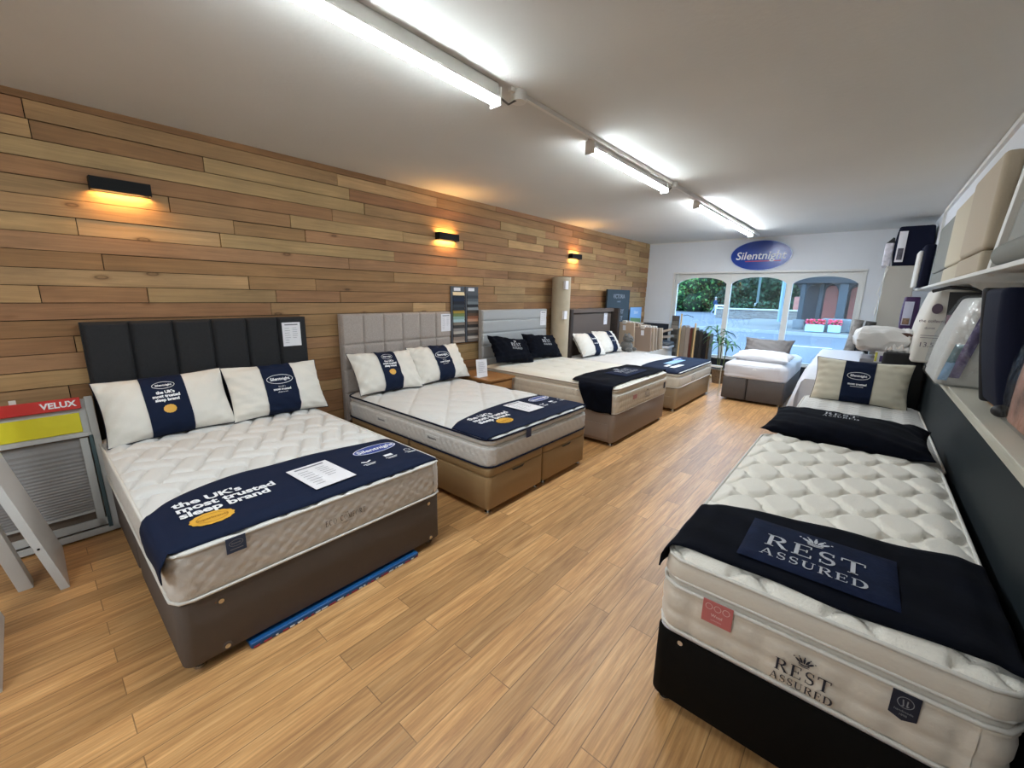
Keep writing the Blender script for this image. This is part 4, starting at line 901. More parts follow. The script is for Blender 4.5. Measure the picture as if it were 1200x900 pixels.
# ------------------------------------------------------------------ near left: roof window sample and white boards
alu = mat('grey_white_lacquer', '#b9bab8', .35); t = thing('roof_window_display', (-3.85, -.1, 0), 'framed roof window blind display with a red and yellow header leaning on the plank wall', 'window display')
ux = Vector((0, 1, 0)); a = .27; uy = Vector((-math.sin(a), 0, math.cos(a))); n_ = ux.cross(uy); O = Vector((-3.715, -.46, .0))
TM = Matrix((ux, uy, n_)).transposed().to_4x4(); TM.translation = O   # local x right, y up, z out
Wd, Hd = .69, .92
def fb(name, pieces, m_, bev=.003):
    b = MB()
    for p_ in pieces: b.box(p_[0], p_[1], m_, TM)
    return b.build(name, t, bevel=bev)
fb('frame', [((0, 0, 0), (Wd, .04, .05)), ((0, 0, 0), (.04, Hd, .05)), ((Wd-.04, 0, 0), (Wd, Hd, .05)), ((.04, .655, .0), (Wd-.04, .68, .055))], alu)
fb('sash', [((.05, .05, .0), (Wd-.05, .10, .035)), ((.05, .05, 0), (.09, .65, .035)), ((Wd-.10, .05, 0), (Wd-.06, .65, .035))], alu)
fb('header', [((0, Hd-.075, .0), (Wd-.06, Hd, .056))], mat('red_lacquer', '#c5281f', .35)); 
hp = lambda x, y, d=0: TM @ Vector((x, y, .057+d))
b = MB(); b.polys(shift(sans('VELUX', .052, .035), Wd-.16, Hd-.054), hp, print_white); b.build('lettering', t)
fb('yellow_panel', [((.04, .69, .0), (Wd-.075, Hd-.10, .03))], mat('yellow_card', '#dcd016', .45))
fb('side_strip', [((Wd-.055, .03, .045), (Wd-.035, .66, .058))], mat('teal_seal', '#3c5156', .5))
fb('bracket', [((.33, Hd-.0, .03), (.36, Hd+.028, .035))], white_paint)
b = MB(); m_ = mat('pleated_blind', '#8e8c8b', .8); ny = 100; yy = np.linspace(.16, .65, ny)
ph = (1-(yy-.16)/.49)**1.4*22; zz = .012+.006*np.abs(np.mod(ph, 1)*2-1)
P = np.zeros((2, ny, 3))
for i, x in enumerate((.09, Wd-.10)):
    for j in range(ny): P[i, j] = TM @ Vector((x, yy[j], zz[j]))
b.grid(P, m_, smooth=False); b.box((.09, .15, .004), (Wd-.10, .163, .03), alu, TM); b.build('pleated_blind', t)
fb('top_frame', [((.04, .68, .0), (Wd-.04, Hd-.01, .022))], alu)
fb('back_panel', [((.05, .04, -.012), (Wd-.05, .65, -.004))], mat('window_backing_glass', '#6a5a4c', .3))

bw = mat('white_lacquer_board', '#cfcecb', .35)
def leaning(name, x0_, x1_, y_, th_, h_, lean, label, group=None, hole=False):
    T = Matrix.Translation((0, y_, 0)) @ Matrix.Rotation(lean, 4, 'X'); b = MB(); b.box((x0_, -th_, 0), (x1_, 0, h_), bw, T); o = b.build(name, bevel=.003); tag(o, label, 'board', group)
    if hole: c = MB(); c.cyl(T @ Vector((x1_-.001, -th_/2, .28)), T @ Vector((x1_+.002, -th_/2, .28)), .006, black_plastic, n=10); c.build('screw_hole', o)
    return o
leaning('leaning_board', -3.67, -3.12, -.045, .036, 1.35, .215, 'wide white panel leaning left in front of the roof window display', None, True)
leaning('white_post', -3.36, -3.26, -.175, .055, 1.2, .17, 'narrow white post leaning left beside the wide white panel')
b = MB(); b.box((-3.0, -.62, 0), (-2.94, -.27, .02), bw).box((-3.0, -.30, .02), (-2.94, -.27, .34), bw).box((-3.05, -.70, .34), (-2.3, -.31, .37), bw).box((-2.4, -.30, .0), (-2.34, -.285, .34), bw)
b = MB(); T = Matrix.Translation((0, -.275, 0)) @ Matrix.Rotation(.20, 4, 'X'); b.box((-3.05, -.03, 0), (-2.45, 0, .55), bw, T); b.box((-3.05, -.034, .10), (-2.45, .004, .16), alu, T); tag(b.build('white_drawer_front', bevel=.003), 'white panel with a grey rail at the left edge of the picture', 'board')

# ------------------------------------------------------------------ far left corner: samples, posters, toy
pg = mat('poster_green_grey', '#1a2427', .6)
t = thing('display_board', (-3.9, 8.0, 0), 'dark display board with white lettering in the far corner behind the winged headboard', 'display board')
b = MB(); b.box((-3.96, 7.47, .55), (-3.925, 8.47, 1.76), pg); b.build('panel', t, bevel=.004)
b = MB(); b.box((-4.03, 7.6, 0), (-3.96, 8.35, 1.5), mat('black_frame', '#17181a', .6)); b.build('stand', t)
lf = plane_fn((-3.924, 7.97, 1.2), (0, 1, 0), (0, 0, 1)); [MB().polys(shift(sans(a_, b_, .015), 0, c_), lambda x, y: lf(x, y, .002), print_grey).build('lettering', t) for a_, b_, c_ in (('VICTORIA', .115, .39), ('CARPETS', .04, .31), ('LUXURY', .13, .08), ('CARPET', .12, -.06), ('SAMPLES', .1, -.2))]
b = MB(); b.box((-3.97, 8.62, 1.02), (-3.955, 9.2, 1.40), mat('sky_blue_card', '#7fa9d8', .5)); o = b.build('poster_card'); tag(o, 'small sky-blue card standing in the far corner by the dark display board', 'card')
p = MB(); p.polys([[(-.27, -.17), (.27, -.17), (.27, -.05), (-.27, -.02)]], plane_fn((-3.9545, 8.91, 1.2), (0, 1, 0), (0, 0, 1)), mat('card_green', '#5f7f4a', .6)); p.polys(shift(sans('Silent', .1), 0, .06), plane_fn((-3.954, 8.91, 1.2), (0, 1, 0), (0, 0, 1)), print_white); p.build('print', o)
cab = MB(); cab.box((-3.95, 7.82, 0), (-3.2, 9.35, .56), white_paint); tag(cab.build('low_cabinet', bevel=.005), 'low white plinth under the carpet sample books', 'plinth')
tans = ['#b5a08a', '#a8937e', '#c0ae99', '#998575', '#b9a590', '#ab9a88', '#9d8d7c', '#c4b29c']
def sample_book(x, y, z, h_, w_, lean, col, label, rz=0, lie=False):
    T = Matrix.Translation((x, y, z)) @ Matrix.Rotation(rz, 4, 'Z') @ Matrix.Rotation(lean, 4, 'X')
    b = MB(); m_ = mat('carpet_book_'+col[1:], col, .95, bump=(90, .6)); b.box((-w_/2, -.022, 0), (w_/2, .022, h_), m_, T)
    o = b.build('carpet_sample_book', bevel=.006); tag(o, label, 'sample book', 'carpet sample books in the far corner')
    c = MB(); c.rbox((-.045, -.028, h_-.03), (.045, .028, h_+.035), mat('handle_white', '#cfc9c0', .5), .012, T=T); c.box((-.03, -.026, h_-.16), (.03, -.0225, h_-.06), paper, T); c.build('handle', o)
places = ['at the left end of the back row', 'second from the left in the back row', 'third from the left in the back row', 'fourth from the left in the back row', 'fifth from the left in the back row', 'at the right end of the back row']
for i in range(6): sample_book(-3.72+.02*(i % 2), 7.95+.15*i, .565, .56-.015*i, .42, .10, tans[i], 'carpet sample book standing '+places[i]+' on the white plinth')
places = ['leftmost', 'second from the left', 'third from the left', 'fourth from the left', 'rightmost']
for i in range(5): sample_book(-3.36, 8.02+.15*i, .565, .48-.01*i, .34, .12, tans[(i+3) % 8], 'carpet sample book, '+places[i]+' in the front row on the white plinth')
for i, (z, a_) in enumerate(((.565, 0), (.66, .1), (.75, -.16), (.86, -.30))):
    T = Matrix.Translation((-3.40, 9.0, z)) @ Matrix.Rotation(a_, 4, 'Y') @ Matrix.Rotation(.1*i, 4, 'Z'); b = MB(); b.box((-.26, -.19, 0), (.26, .19, .045), mat('flat_book_%d' % i, ['#d6d8de', '#6c7177', '#a2968a', '#b3a08d'][i], .9), T)
    tag(b.build('carpet_sample_book', bevel=.005), ['white', 'dark grey', 'grey beige', 'tan'][i]+' sample book lying flat in the pile by the dark blue wall', 'sample book', 'flat pile of sample books')
# plush toy
gr = mat('grey_plush', '#5b5a57', 1, bump=(70, 1), var=(30, .25), sheen=.5); t = thing('plush_toy', (-3.45, 7.48, .59), 'grey fluffy plush toy sitting at the far side of the winged headboard bed', 'plush toy')
T = Matrix.Translation((-3.45, 7.46, .60)); b = MB(); b.ell((0, 0, .10), (.12, .12, .11), gr, T=T).ell((.02, -.0, .24), (.095, .1, .085), gr, T=T).ell((.10, -.09, .04), (.07, .05, .04), gr, T=T).ell((.10, .09, .04), (.07, .05, .04), gr, T=T).ell((.09, 0, .22), (.05, .055, .04), gr, T=T); b.build('body', t)
for s in (-1, 1): b = MB(); b.ell((0, s*.075, .31), (.025, .035, .035), gr, T=T); b.build('ear', t); b = MB(); b.ell((.105, s*.04, .26), (.01, .01, .01), black_plastic, 8, 6, T=T); b.build('eye', t)

# tall vinyl sample strip and rack of carpet lengths in front of the window
t = thing('sample_strip', (-3.19, 9.25, 0), 'tall narrow strip of wood-look floor samples left of the window', 'sample strip'); b = MB(); b.box((-3.27, 9.28, 0), (-3.115, 9.31, 1.24), mat('strip_frame', '#3e3a36', .6)); b.build('board', t)
for i in range(12): b = MB(); b.box((-3.26, 9.265, .06+i*.098), (-3.125, 9.28, .06+i*.098+.088), mat('vinyl_%d' % (i % 5), ['#6d675f', '#585049', '#7c746a', '#4d4a47', '#8a8279'][i % 5], .5, var=(9, .2))); b.build('floor_sample', t)
t = thing('sample_rack', (-2.68, 9.15, 0), 'light wood rack holding hanging carpet lengths in front of the window', 'rack'); pine = mat('pine', '#c7a878', .5)
for x in (-2.96, -2.66): b = MB(); b.box((x-.013, 8.93, 0), (x+.013, 8.96, 1.30 if x < -2.9 else 1.12), pine); b.build('post', t)
b = MB(); b.box((-3.05, 9.10, .02), (-2.30, 9.32, .05), pine); b.build('foot_rail', t)
b = MB(); b.tube([(-2.93, 8.95, 1.26), (-2.85, 8.95, 1.28), (-2.72, 8.95, 1.235)], .006, black_plastic, 6); b.build('hook', t)
cl = [('#77756c', 'grey green', 1.0, .07), ('#85796c', 'taupe', 1.06, .085), ('#8d8278', 'grey beige', 1.03, .08), ('#5a2f25', 'red brown', 1.02, .05), ('#6f6547', 'olive brown', 1.02, .05), ('#22201e', 'black, left of two', .98, .08), ('#2c2a28', 'charcoal', .96, .06), ('#15141a', 'black, right of two', .93, .08), ('#4a4136', 'dark brown', .92, .05)]
x = -3.03
for i, (c, nm, h_, w_) in enumerate(cl):
    b = MB(); m_ = mat('carpet_'+c[1:], c, .95); n = 8; out = [(x, .05)]+[(x+w_/2-w_/2*math.cos(PI*k/n), h_-.04+.04*math.sin(PI*k/n)) for k in range(n+1)]+[(x+w_, .05)]
    b.extr(out, lambda a_, z, d: Vector((a_, 9.0+d, z)), m_, .26); tag(b.build('carpet_length'), nm+' carpet length hanging on the rack by the window', 'carpet sample', 'carpet lengths on the rack by the window'); x += w_+.006

# potted plant
t = thing('potted_plant', (-2.07, 8.72, 0), 'green long-leaved plant in a wicker pot beside the window', 'plant'); wk = mat('wicker', '#6e5a44', .8, bump=(60, 1), var=(40, .35))
b = MB(); b.cyl((-2.07, 8.72, 0), (-2.07, 8.72, .27), .10, wk, .135, 24); b.tube([(-2.07+.135*math.cos(k*PI/12), 8.72+.135*math.sin(k*PI/12), .27) for k in range(24)], .012, wk, 8, closed=True); b.build('pot', t)
b = MB(); b.cyl((-2.07, 8.72, .272), (-2.07, 8.72, .275), .12, mat('soil', '#2a211a', 1)); b.build('soil', t)
leafm = mat('leaf_green', '#3c6b34', .45, var=(8, .3)); stem = mat('stem', '#59663a', .7); b = MB()
for (dx, dy, h_) in ((0, 0, .62), (-.04, .03, .78), (.05, .02, .5)): b.tube([(-2.07+dx, 8.72+dy, .27), (-2.07+dx*1.6, 8.72+dy, .27+h_*.6), (-2.07+dx*2.4-.03, 8.72+dy, .27+h_)], .010, stem, 6)
b.build('stem', t); rp = random.Random(4)
def blade(o_, az, ln, rise, wid):
    b = MB(); n = 12; L_ = []; R_ = []; d = Vector((math.cos(az), math.sin(az), 0)); s_ = Vector((-d.y, d.x, 0)); C_ = []
    for i in range(n+1):
        t_ = i/n; p_ = Vector(o_)+d*ln*t_*(1-.15*t_)+Vector((0, 0, rise*t_-(rise+.18)*t_*t_*.75)); wv = wid*math.sin(PI*min(1, t_*.93+.07))**.7+.001; C_.append([p_-s_*wv+Vector((0, 0, wv*.5)), p_, p_+s_*wv+Vector((0, 0, wv*.5))])
    b.grid(np.array(C_), leafm); return b
for k, (hx, hz) in enumerate(((0, .62), (-.096-.03, .78+.0), (.09, .5))):
    for j in range(9):
        az = j*2*PI/9+k*.4; blade((-2.07+[-.03, -.126, .09][k], 8.72, .27+hz-rp.uniform(0, .16)), az, rp.uniform(.26, .48), rp.uniform(.12, .45), rp.uniform(.017, .028)).build('leaf', t)
t = thing('stool', (-1.84, 7.62, 0), 'small white wooden stand between the wicker pot and the single bed', 'stand')
b = MB(); b.box((-1.93, 7.48, .49), (-1.73, 7.52, .52), white_paint); b.build('top_rail', t)
for x in (-1.92, -1.745): b = MB(); b.box((x-.007, 7.50, 0), (x+.007, 7.512, .49), cream); b.build('leg', t)

# ------------------------------------------------------------------ right wall: stock
shf = MB(); shf.box((.445, 1.0, 1.782), (.848, 8.6, 1.806), white_paint); tag(shf.build('wall_shelf', bevel=.003), 'long white upper shelf on the right wall carrying headboards', 'shelf')
for i, y in enumerate((2.2, 4.9, 7.2)):
    b = MB(); b.box((.60, y-.015, 1.60), (.848, y+.015, 1.78), white_paint) if False else b.extr([(.848, 1.60), (.848, 1.782), (.55, 1.782)], lambda a_, z, d, y=y: Vector((a_, y+d, z)), white_paint, .02); tag(b.build('shelf_bracket'), ['nearest', 'middle', 'farthest'][i]+' white triangular bracket under the long upper shelf', 'bracket', 'brackets under the upper shelf')
def shelf_headboard(y0_, y1_, z1_, x_, th_, m_, label, seamz=1.95, r=.03):
    t = thing('headboard', (x_+th_/2, (y0_+y1_)/2, 1.807), label, 'headboard', 'headboards stacked on the upper shelf')
    T = Matrix(((0, 0, 1, 0), (1, 0, 0, 0), (0, 1, 0, 0), (0, 0, 0, 1)))   # local x->Y, y->Z, z->X
    b = MB(); b.rbox((y0_, 1.807, x_), (y1_, seamz-.004, x_+th_), m_, r, 5, T); b.build('lower_panel', t)
    b = MB(); b.rbox((y0_, seamz+.004, x_+.0), (y1_, z1_, x_+th_), m_, r*1.6, 6, T); b.build('upper_panel', t)
crm = mat('cream_upholstery', '#c3b9a2', .85, bump=(200, .4)); bge = mat('beige_upholstery', '#b7aa95', .85, bump=(200, .4)); gry = mat('grey_upholstery', '#84857f', .85, bump=(200, .4)); lgy = mat('pale_grey_upholstery', '#9a9b96', .85, bump=(250, .4))
shelf_headboard(5.98, 7.15, 2.47, .50, .05, gry, 'grey headboard, farthest of those standing on the upper shelf')
shelf_headboard(4.92, 5.94, 2.49, .49, .055, crm, 'first cream headboard past the grey one on the upper shelf')
shelf_headboard(3.93, 4.88, 2.52, .475, .085, bge, 'thick beige headboard with a rounded edge on the upper shelf')
shelf_headboard(2.55, 3.88, 2.50, .555, .07, lgy, 'pale grey headboard nearest the camera on the upper shelf')
T = Matrix.Translation((.47, 3.60, 1.807)) @ Matrix.Rotation(.55, 4, 'X'); b = MB(); b.box((0, -.07, 0), (.03, .0, .62), white_paint, T); tag(b.build('white_batten', bevel=.003), 'white batten leaning in front of the pale grey headboard on the upper shelf', 'batten')
b = MB(); b.cyl((.50, 2.6, 1.87), (.50, 3.35, 1.87), .06, gry, n=20); tag(b.build('rolled_fabric'), 'grey rolled fabric lying on the upper shelf behind the white batten', 'roll')
film = film_material(); SHX = 0; SHZ = 0
def bag(x0_, x1_, y0_, y1_, z0_, z1_, m_, label, name='bedding_bag', group='packed bedding on the ledge', r=.08, puff=.03, cat='bedding pack', sh=0):
    global SHX, SHZ
    SHX, SHZ = sh, z0_; T = Matrix.Identity(4); T[0][2] = sh; T[0][3] = -sh*z0_
    t = thing(name, ((x0_+x1_)/2, (y0_+y1_)/2, z0_), label, cat, group); b = MB(); b.rbox((x0_, y0_, z0_), (x1_, y1_, z1_), m_, r, 6, T, puff=puff); b.build('filling', t); return t
def card(t, x0_, x1_, y_, z0_, z1_, m_, name='card', bow=.0):
    b = MB(); n = 10; P = np.zeros((n, n, 3))
    for i in range(n):
        for j in range(n):
            a_, c_ = i/(n-1), j/(n-1); P[i, j] = (x0_+(x1_-x0_)*a_+SHX*(z0_+(z1_-z0_)*c_-SHZ), y_-bow*math.sin(PI*a_)*math.sin(PI*c_), z0_+(z1_-z0_)*c_)
    b.grid(P, m_); b.build(name, t); return b
duv = mat('duvet_white', '#d2cdc4', .6, bump=(15, .5)); blk = mat('black_bag_fabric', '#1e1c1e', .6); pink = mat('dusty_pink_card', '#9d6f7c', .5)
t = bag(.355, .76, 5.30, 6.10, 1.08, 1.735, duv, 'big duvet pack printed the collection with a dark and pink side, on the ledge', r=.04, puff=.02, sh=.12)
SHX = -.06; card(t, .545, .76, 5.262, 1.10, 1.715, blk, 'dark_panel', .01); card(t, .548, .74, 5.255, 1.27, 1.52, pink, 'pink_card', .008)
lf = plane_fn((.455, 5.262, 1.45), (1, 0, 0), (0, 0, 1)); b = MB(); b.polys(disc(0, .12, .035, .045)+shift(sans('the collection', .036, .01), 0, .0)+shift(sans('duvet', .03), -.02, -.06)+[[(-.07, -.12), (.07, -.12), (.07, -.116), (-.07, -.116)], [(-.07, -.14), (.07, -.14), (.07, -.136), (-.07, -.136)]]+shift(sans('13.5', .06), -.02, -.22), lambda x, y: lf(x, y, .004), mat('print_plum', '#5a4a58', .6)); b.build('print', t)
b = MB(); b.tube([(.40, 5.26, 1.72), (.50, 5.22, 1.755), (.62, 5.24, 1.745), (.72, 5.27, 1.72)], .014, blk, 8); b.build('handle', t)
t = bag(.40, .68, 3.95, 4.62, 1.08, 1.66, duv, 'clear bag of cream bedding with a teal card and a purple strip on the ledge', r=.05, puff=.02, sh=.20)
card(t, .405, .45, 3.922, 1.17, 1.36, mat('teal_card', '#6f8f98', .4), 'teal_card', .01); card(t, .405, .45, 3.914, 1.12, 1.24, mat('pale_blue_card', '#9fc3e3', .4), 'blue_card', .01); card(t, .445, .50, 3.915, 1.14, 1.60, mat('mauve_textile', '#6f6285', .6, var=(14, .4)), 'purple_strip', .015)
Tb = Matrix.Identity(4); Tb[0][2] = .20; Tb[0][3] = -.20*1.08; b = MB(); b.rbox((.385, 3.88, 1.08), (.70, 4.66, 1.68), film, .06, 6, Tb, puff=.03); b.build('plastic_cover', t)
nvb = mat('navy_bag_fabric', '#0c1127', .8, spec=.2, bump=(60, .2)); t = bag(.552, .845, 3.02, 3.44, 1.10, 1.70, nvb, 'navy zipped storage bag with black edges on the ledge', 'storage_bag', r=.05, puff=.012, cat='storage bag', sh=-.15)
b = MB(); Tb = Matrix.Identity(4); Tb[0][2] = -.15; Tb[0][3] = .15*1.10; b.rbox((.542, 3.40, 1.09), (.848, 3.455, 1.705), mat('black_webbing', '#0d0d12', .6), .025, 4, Tb, puff=.005); b.build('edge_binding', t); b = MB(); b.ell((.56, 3.02, 1.112), (.035, .04, .03), blk); b.build('corner_strap', t)
cop = mat('copper_patterned_textile', '#a97a66', .6, var=(7, .55)); t = bag(.54, .78, 2.25, 2.85, 1.095, 1.66, cop, 'clear bag of coppery patterned bedding at the right edge of the picture', r=.05, puff=.02, sh=.10)
card(t, .555, .62, 2.222, 1.2, 1.55, mat('teal_textile', '#54707c', .5, var=(10, .3)), 'teal_strip', .02); b = MB(); Tb = Matrix.Identity(4); Tb[0][2] = .10; Tb[0][3] = -.10*1.09; b.rbox((.525, 2.19, 1.09), (.79, 2.90, 1.68), film, .06, 6, Tb, puff=.03); b.build('plastic_cover', t)
prp = mat('purple_pack', '#40204f', .45); t = bag(.33, .475, 7.45, 7.62, 1.26, 1.69, prp, 'purple pillow pack with a pale card hanging beneath the upper shelf end', 'pillow_pack', 'packed bedding on the ledge', .02, .01)
card(t, .335, .425, 7.425, 1.33, 1.63, mat('pack_card', '#c9c6d2', .4), 'card', .004); card(t, .345, .41, 7.415, 1.34, 1.42, mat('pack_photo', '#8a6b52', .5, var=(30, .4)), 'picture', .004)
b = MB(); b.box((.25, 7.40, 1.0), (.70, 7.9, 1.255), white_paint); tag(b.build('carton', bevel=.01), 'white carton under the purple pillow pack', 'carton')
t = bag(.50, .84, 6.35, 7.2, 1.08, 1.70, mat('pale_blue_bedding', '#b9c3cf', .6, bump=(10, .6)), 'pale blue bedding pack between the duvet pack and the purple pillow pack')
# cabinet with packs on top
colm = mat('cream_cabinet', '#b5b0a5', .5); t = thing('tall_cabinet', (.25, 8.65, 0), 'tall plain cream cabinet at the right of the window carrying navy packs', 'cabinet')
b = MB(); b.box((.09, 8.35, 0), (.43, 9.0, 2.135), colm); b.build('body', t, bevel=.006); b = MB(); b.box((.10, 8.335, .06), (.42, 8.35, 2.12), colm); b.build('door', t, bevel=.003)
b = MB(); b.tube([(.115, 8.33, 2.10), (.06, 8.33, 1.8), (.045, 8.34, 1.72), (.075, 8.33, 1.7), (.075, 8.33, 1.2)], .006, white_paint, 6); b.ell((.07, 8.32, 1.48), (.015, .015, .06), white_paint); tag(b.build('hanging_cord'), 'white cord with a pull hanging down the left edge of the tall cream cabinet', 'cord')
def pack(x0_, x1_, y0_, y1_, z0_, z1_, label, seed, lab=True):
    t = thing('pillow_pack', ((x0_+x1_)/2, (y0_+y1_)/2, z0_), label, 'pillow pack', 'navy packs on the tall cabinet'); b = MB(); b.rbox((x0_, y0_, z0_), (x1_, y1_, z1_), nvb, .04, 5, puff=.02); b.build('cover', t)
    card(t, x0_+.01, x0_+.10, y0_-.028, z0_+.05, z1_-.07, paper, 'label_card', .004); card(t, x0_+.025, x0_+.085, y0_-.035, z0_+.08, z0_+.24, mat('label_photo', '#55535c', .5, var=(20, .4)), 'picture', .004); return t
pack(.155, .53, 8.36, 8.72, 2.137, 2.68, 'large navy pillow pack with a white picture card on top of the tall cream cabinet', 1)
t = thing('pillow_pack', (.06, 8.5, 2.137), 'small white pillow pack with grey pictures at the left of the cabinet top', 'pillow pack', 'navy packs on the tall cabinet'); b = MB(); b.rbox((.0+.035, 8.36, 2.137), (.135, 8.8, 2.46), mat('white_pack', '#c8c5cc', .5, var=(16, .35)), .02, 4); b.build('cover', t); b = MB(); b.extr([(.035, 2.455), (.135, 2.475), (.13, 2.53), (.11, 2.54)], lambda a_, z, d: Vector((a_, 8.4+d, z)), blk, .3); b.build('flap', t)
t = thing('storage_bag', (.42, 7.4, 1.807), 'navy bag with a white front edge at the far end of the upper shelf', 'storage bag'); b = MB(); b.rbox((.40, 7.22, 1.807), (.50, 7.7, 2.31), nvb, .03, 4); b.build('cover', t); b = MB(); b.rbox((.36, 7.25, 1.807), (.40, 7.65, 2.24), white_paint, .015, 4); b.build('white_panel', t)
# white packs on black / boxes behind the chevron bed
def softpack(c, r_, m_, label, seed, rz=0, pinch=.05, t_=None):
    M4 = Matrix.Translation(c) @ Matrix.Rotation(rz, 4, 'Z'); return pillow_obj('pillow_pack', r_[0]*2, r_[1]*2, r_[2]*2, M4, m_, seed, label, 'pillow pack', 'white packs piled behind the chevron bed', pinch=pinch, plump=.3, wra=4.5)
wp = mat('white_bag_glossy', '#dcdad8', .35, bump=(18, 1.0)); 
b = MB(); b.box((.20, 5.60, 0), (.505, 6.25, 1.10), mat('black_cabinet', '#0c0c0e', .6)); tag(b.build('black_cabinet', bevel=.005), 'black cabinet behind the chevron bed against the dark wall', 'cabinet')
b = MB(); b.box((.0, 5.62, 0), (.19, 6.1, 1.045), mat('grey_carton', '#8f8e93', .7)); tag(b.build('carton', bevel=.01), 'tall grey carton left of the black cabinet', 'carton')
softpack((.13, 5.86, 1.235), (.21, .24, .13), wp, 'puffy white bag on the left of the pile above the cream pillow', 51, .1)
o = softpack((.33, 5.92, 1.275), (.17, .25, .075), wp, 'white pillow pack with a brown oval label, top right of the pile', 52, -.1)
b = MB(); b.polys(disc(.31, 0, .055, .022), lambda x, y: Vector((x, 5.68, 1.30+y)), mat('oval_brown', '#4b2f26', .5)); b.build('oval_label', o)
o = softpack((.34, 5.86, 1.15), (.16, .24, .05), wp, 'flat white pillow pack at the bottom of the pile on the black cabinet', 53)
t = thing('carton', (.10, 5.60, 1.046), 'small white and yellow printed box under the puffy white bag', 'carton'); b = MB(); b.box((.11, 5.56, 1.02), (.20, 5.60, 1.13), paper); b.build('box', t)
b = MB(); b.box((.112, 5.557, 1.03), (.13, 5.56, 1.12), mat('yellow_print', '#d8d25a', .5)); b.box((.15, 5.557, 1.03), (.19, 5.56, 1.09), mat('violet_print', '#5a4a78', .5)); b.build('print', t)
rugm = mat('mottled_grey_rug', '#8b8681', .95, var=(14, .45)); rugd = mat('dark_grey_rug', '#4a4744', .95, var=(14, .4))
for i, (xa_, xb_, y_, z_, m_, lb) in enumerate(((-.24, -.095, 7.45, 1.35, rugm, 'pale mottled grey rug roll leaning against the window wall'), (-.08, .05, 7.5, 1.33, rugd, 'dark grey rug roll leaning beside the mottled roll'))):
    b = MB(); b.cyl((xa_-.02, 8.2 if i == 0 else 8.25, .0), (xb_, 8.2, z_), .062, m_, n=16); tag(b.build('rug_roll'), lb, 'rug roll', 'rug rolls at the right of the window')

# ------------------------------------------------------------------ street outside
ROAD = -.02
rd = MB(); rd.box((-90, YF+.3, -.3), (60, 120, ROAD), mat('asphalt', '#5c5d62', .9, var=(.35, .12), bump=(20, .3))); struct(rd, 'street_ground')
pv = MB(); pv.box((-7.0, 24.2, ROAD), (14, 60, .10), mat('paving', '#6c6965', .9, var=(.8, .1))); struct(pv, 'pavement')
kb = MB(); kb.box((-7.1, 24.05, ROAD), (14, 24.2, .12), mat('kerb_stone', '#9a9893', .8)); struct(kb, 'kerb')
ln = MB(); 
for k in range(9): ln.box((-22+k*3.2, 15.2+.5*k, ROAD+.004), (-20+k*3.2, 15.35+.5*k, ROAD+.008), print_white)
ln.box((-20, 12.4, ROAD+.003), (10, 12.5, ROAD+.007), print_white); tag(ln.build('road_marking'), 'white painted lines across the street outside', 'road marking')
rf = random.Random(9)
def blob_tree(name, x0_, x1_, y_, h_, rr, n, m_, label, cat, group, trunk=True, dens=1):
    t = thing(name, ((x0_+x1_)/2, y_, ROAD), label, cat, group); b = MB(); lv = np.array([[-.5, 0, -.5], [.5, 0, -.5], [.5, 0, .5], [-.5, 0, .5]]); V = []; Fc = []; k = 0
    cs = [(rf.uniform(x0_, x1_), y_+rf.uniform(-1.0, 1.5), rf.uniform(.3, h_), rf.uniform(rr*.6, rr)) for _ in range(n)]
    for (cx, cy, cz_, r_) in cs:
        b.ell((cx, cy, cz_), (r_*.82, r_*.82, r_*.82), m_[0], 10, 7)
        for _ in range(int(150*dens)):
            d = Vector((rf.gauss(0, 1), rf.gauss(0, 1)-.4, rf.gauss(0, 1))).normalized(); p_ = Vector((cx, cy, cz_))+d*r_*rf.uniform(.8, 1.08); s_ = rf.uniform(.1, .26)
            a1 = Vector((rf.gauss(0, 1), rf.gauss(0, 1), rf.gauss(0, 1))).normalized(); a2 = a1.cross(d+Vector((.01, .3, .02))).normalized()
            b.add([p_-a1*s_, p_+a2*s_*.6, p_+a1*s_, p_-a2*s_*.6], [(0, 1, 2, 3)], m_[1+rf.randrange(len(m_)-1)])
    b.build('foliage', t)
    if trunk: c = MB(); c.cyl(((x0_+x1_)/2, y_, ROAD), ((x0_+x1_)/2, y_, h_*.6), .22, mat('bark', '#4a3b2d', .9), .12, 10); c.build('trunk', t)
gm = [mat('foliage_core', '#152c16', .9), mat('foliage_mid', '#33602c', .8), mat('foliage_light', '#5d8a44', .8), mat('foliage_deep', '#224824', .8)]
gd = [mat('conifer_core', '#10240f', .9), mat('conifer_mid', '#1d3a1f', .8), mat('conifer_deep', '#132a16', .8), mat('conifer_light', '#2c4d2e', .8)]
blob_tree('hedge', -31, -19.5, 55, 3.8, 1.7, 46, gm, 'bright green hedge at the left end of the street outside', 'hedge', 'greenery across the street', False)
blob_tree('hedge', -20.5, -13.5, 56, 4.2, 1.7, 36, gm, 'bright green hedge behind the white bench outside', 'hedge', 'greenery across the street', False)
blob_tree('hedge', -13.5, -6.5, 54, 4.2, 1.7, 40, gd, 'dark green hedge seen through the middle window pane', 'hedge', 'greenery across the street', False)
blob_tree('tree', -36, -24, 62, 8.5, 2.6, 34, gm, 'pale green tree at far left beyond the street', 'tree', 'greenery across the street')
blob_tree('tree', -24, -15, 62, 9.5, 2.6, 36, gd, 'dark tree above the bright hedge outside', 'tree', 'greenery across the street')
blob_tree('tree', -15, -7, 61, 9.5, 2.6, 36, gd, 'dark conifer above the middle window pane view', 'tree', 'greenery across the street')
blob_tree('tree', -8, 1, 58, 10.5, 2.6, 40, gd, 'dark tree behind the timber porch outside', 'tree', 'greenery across the street')
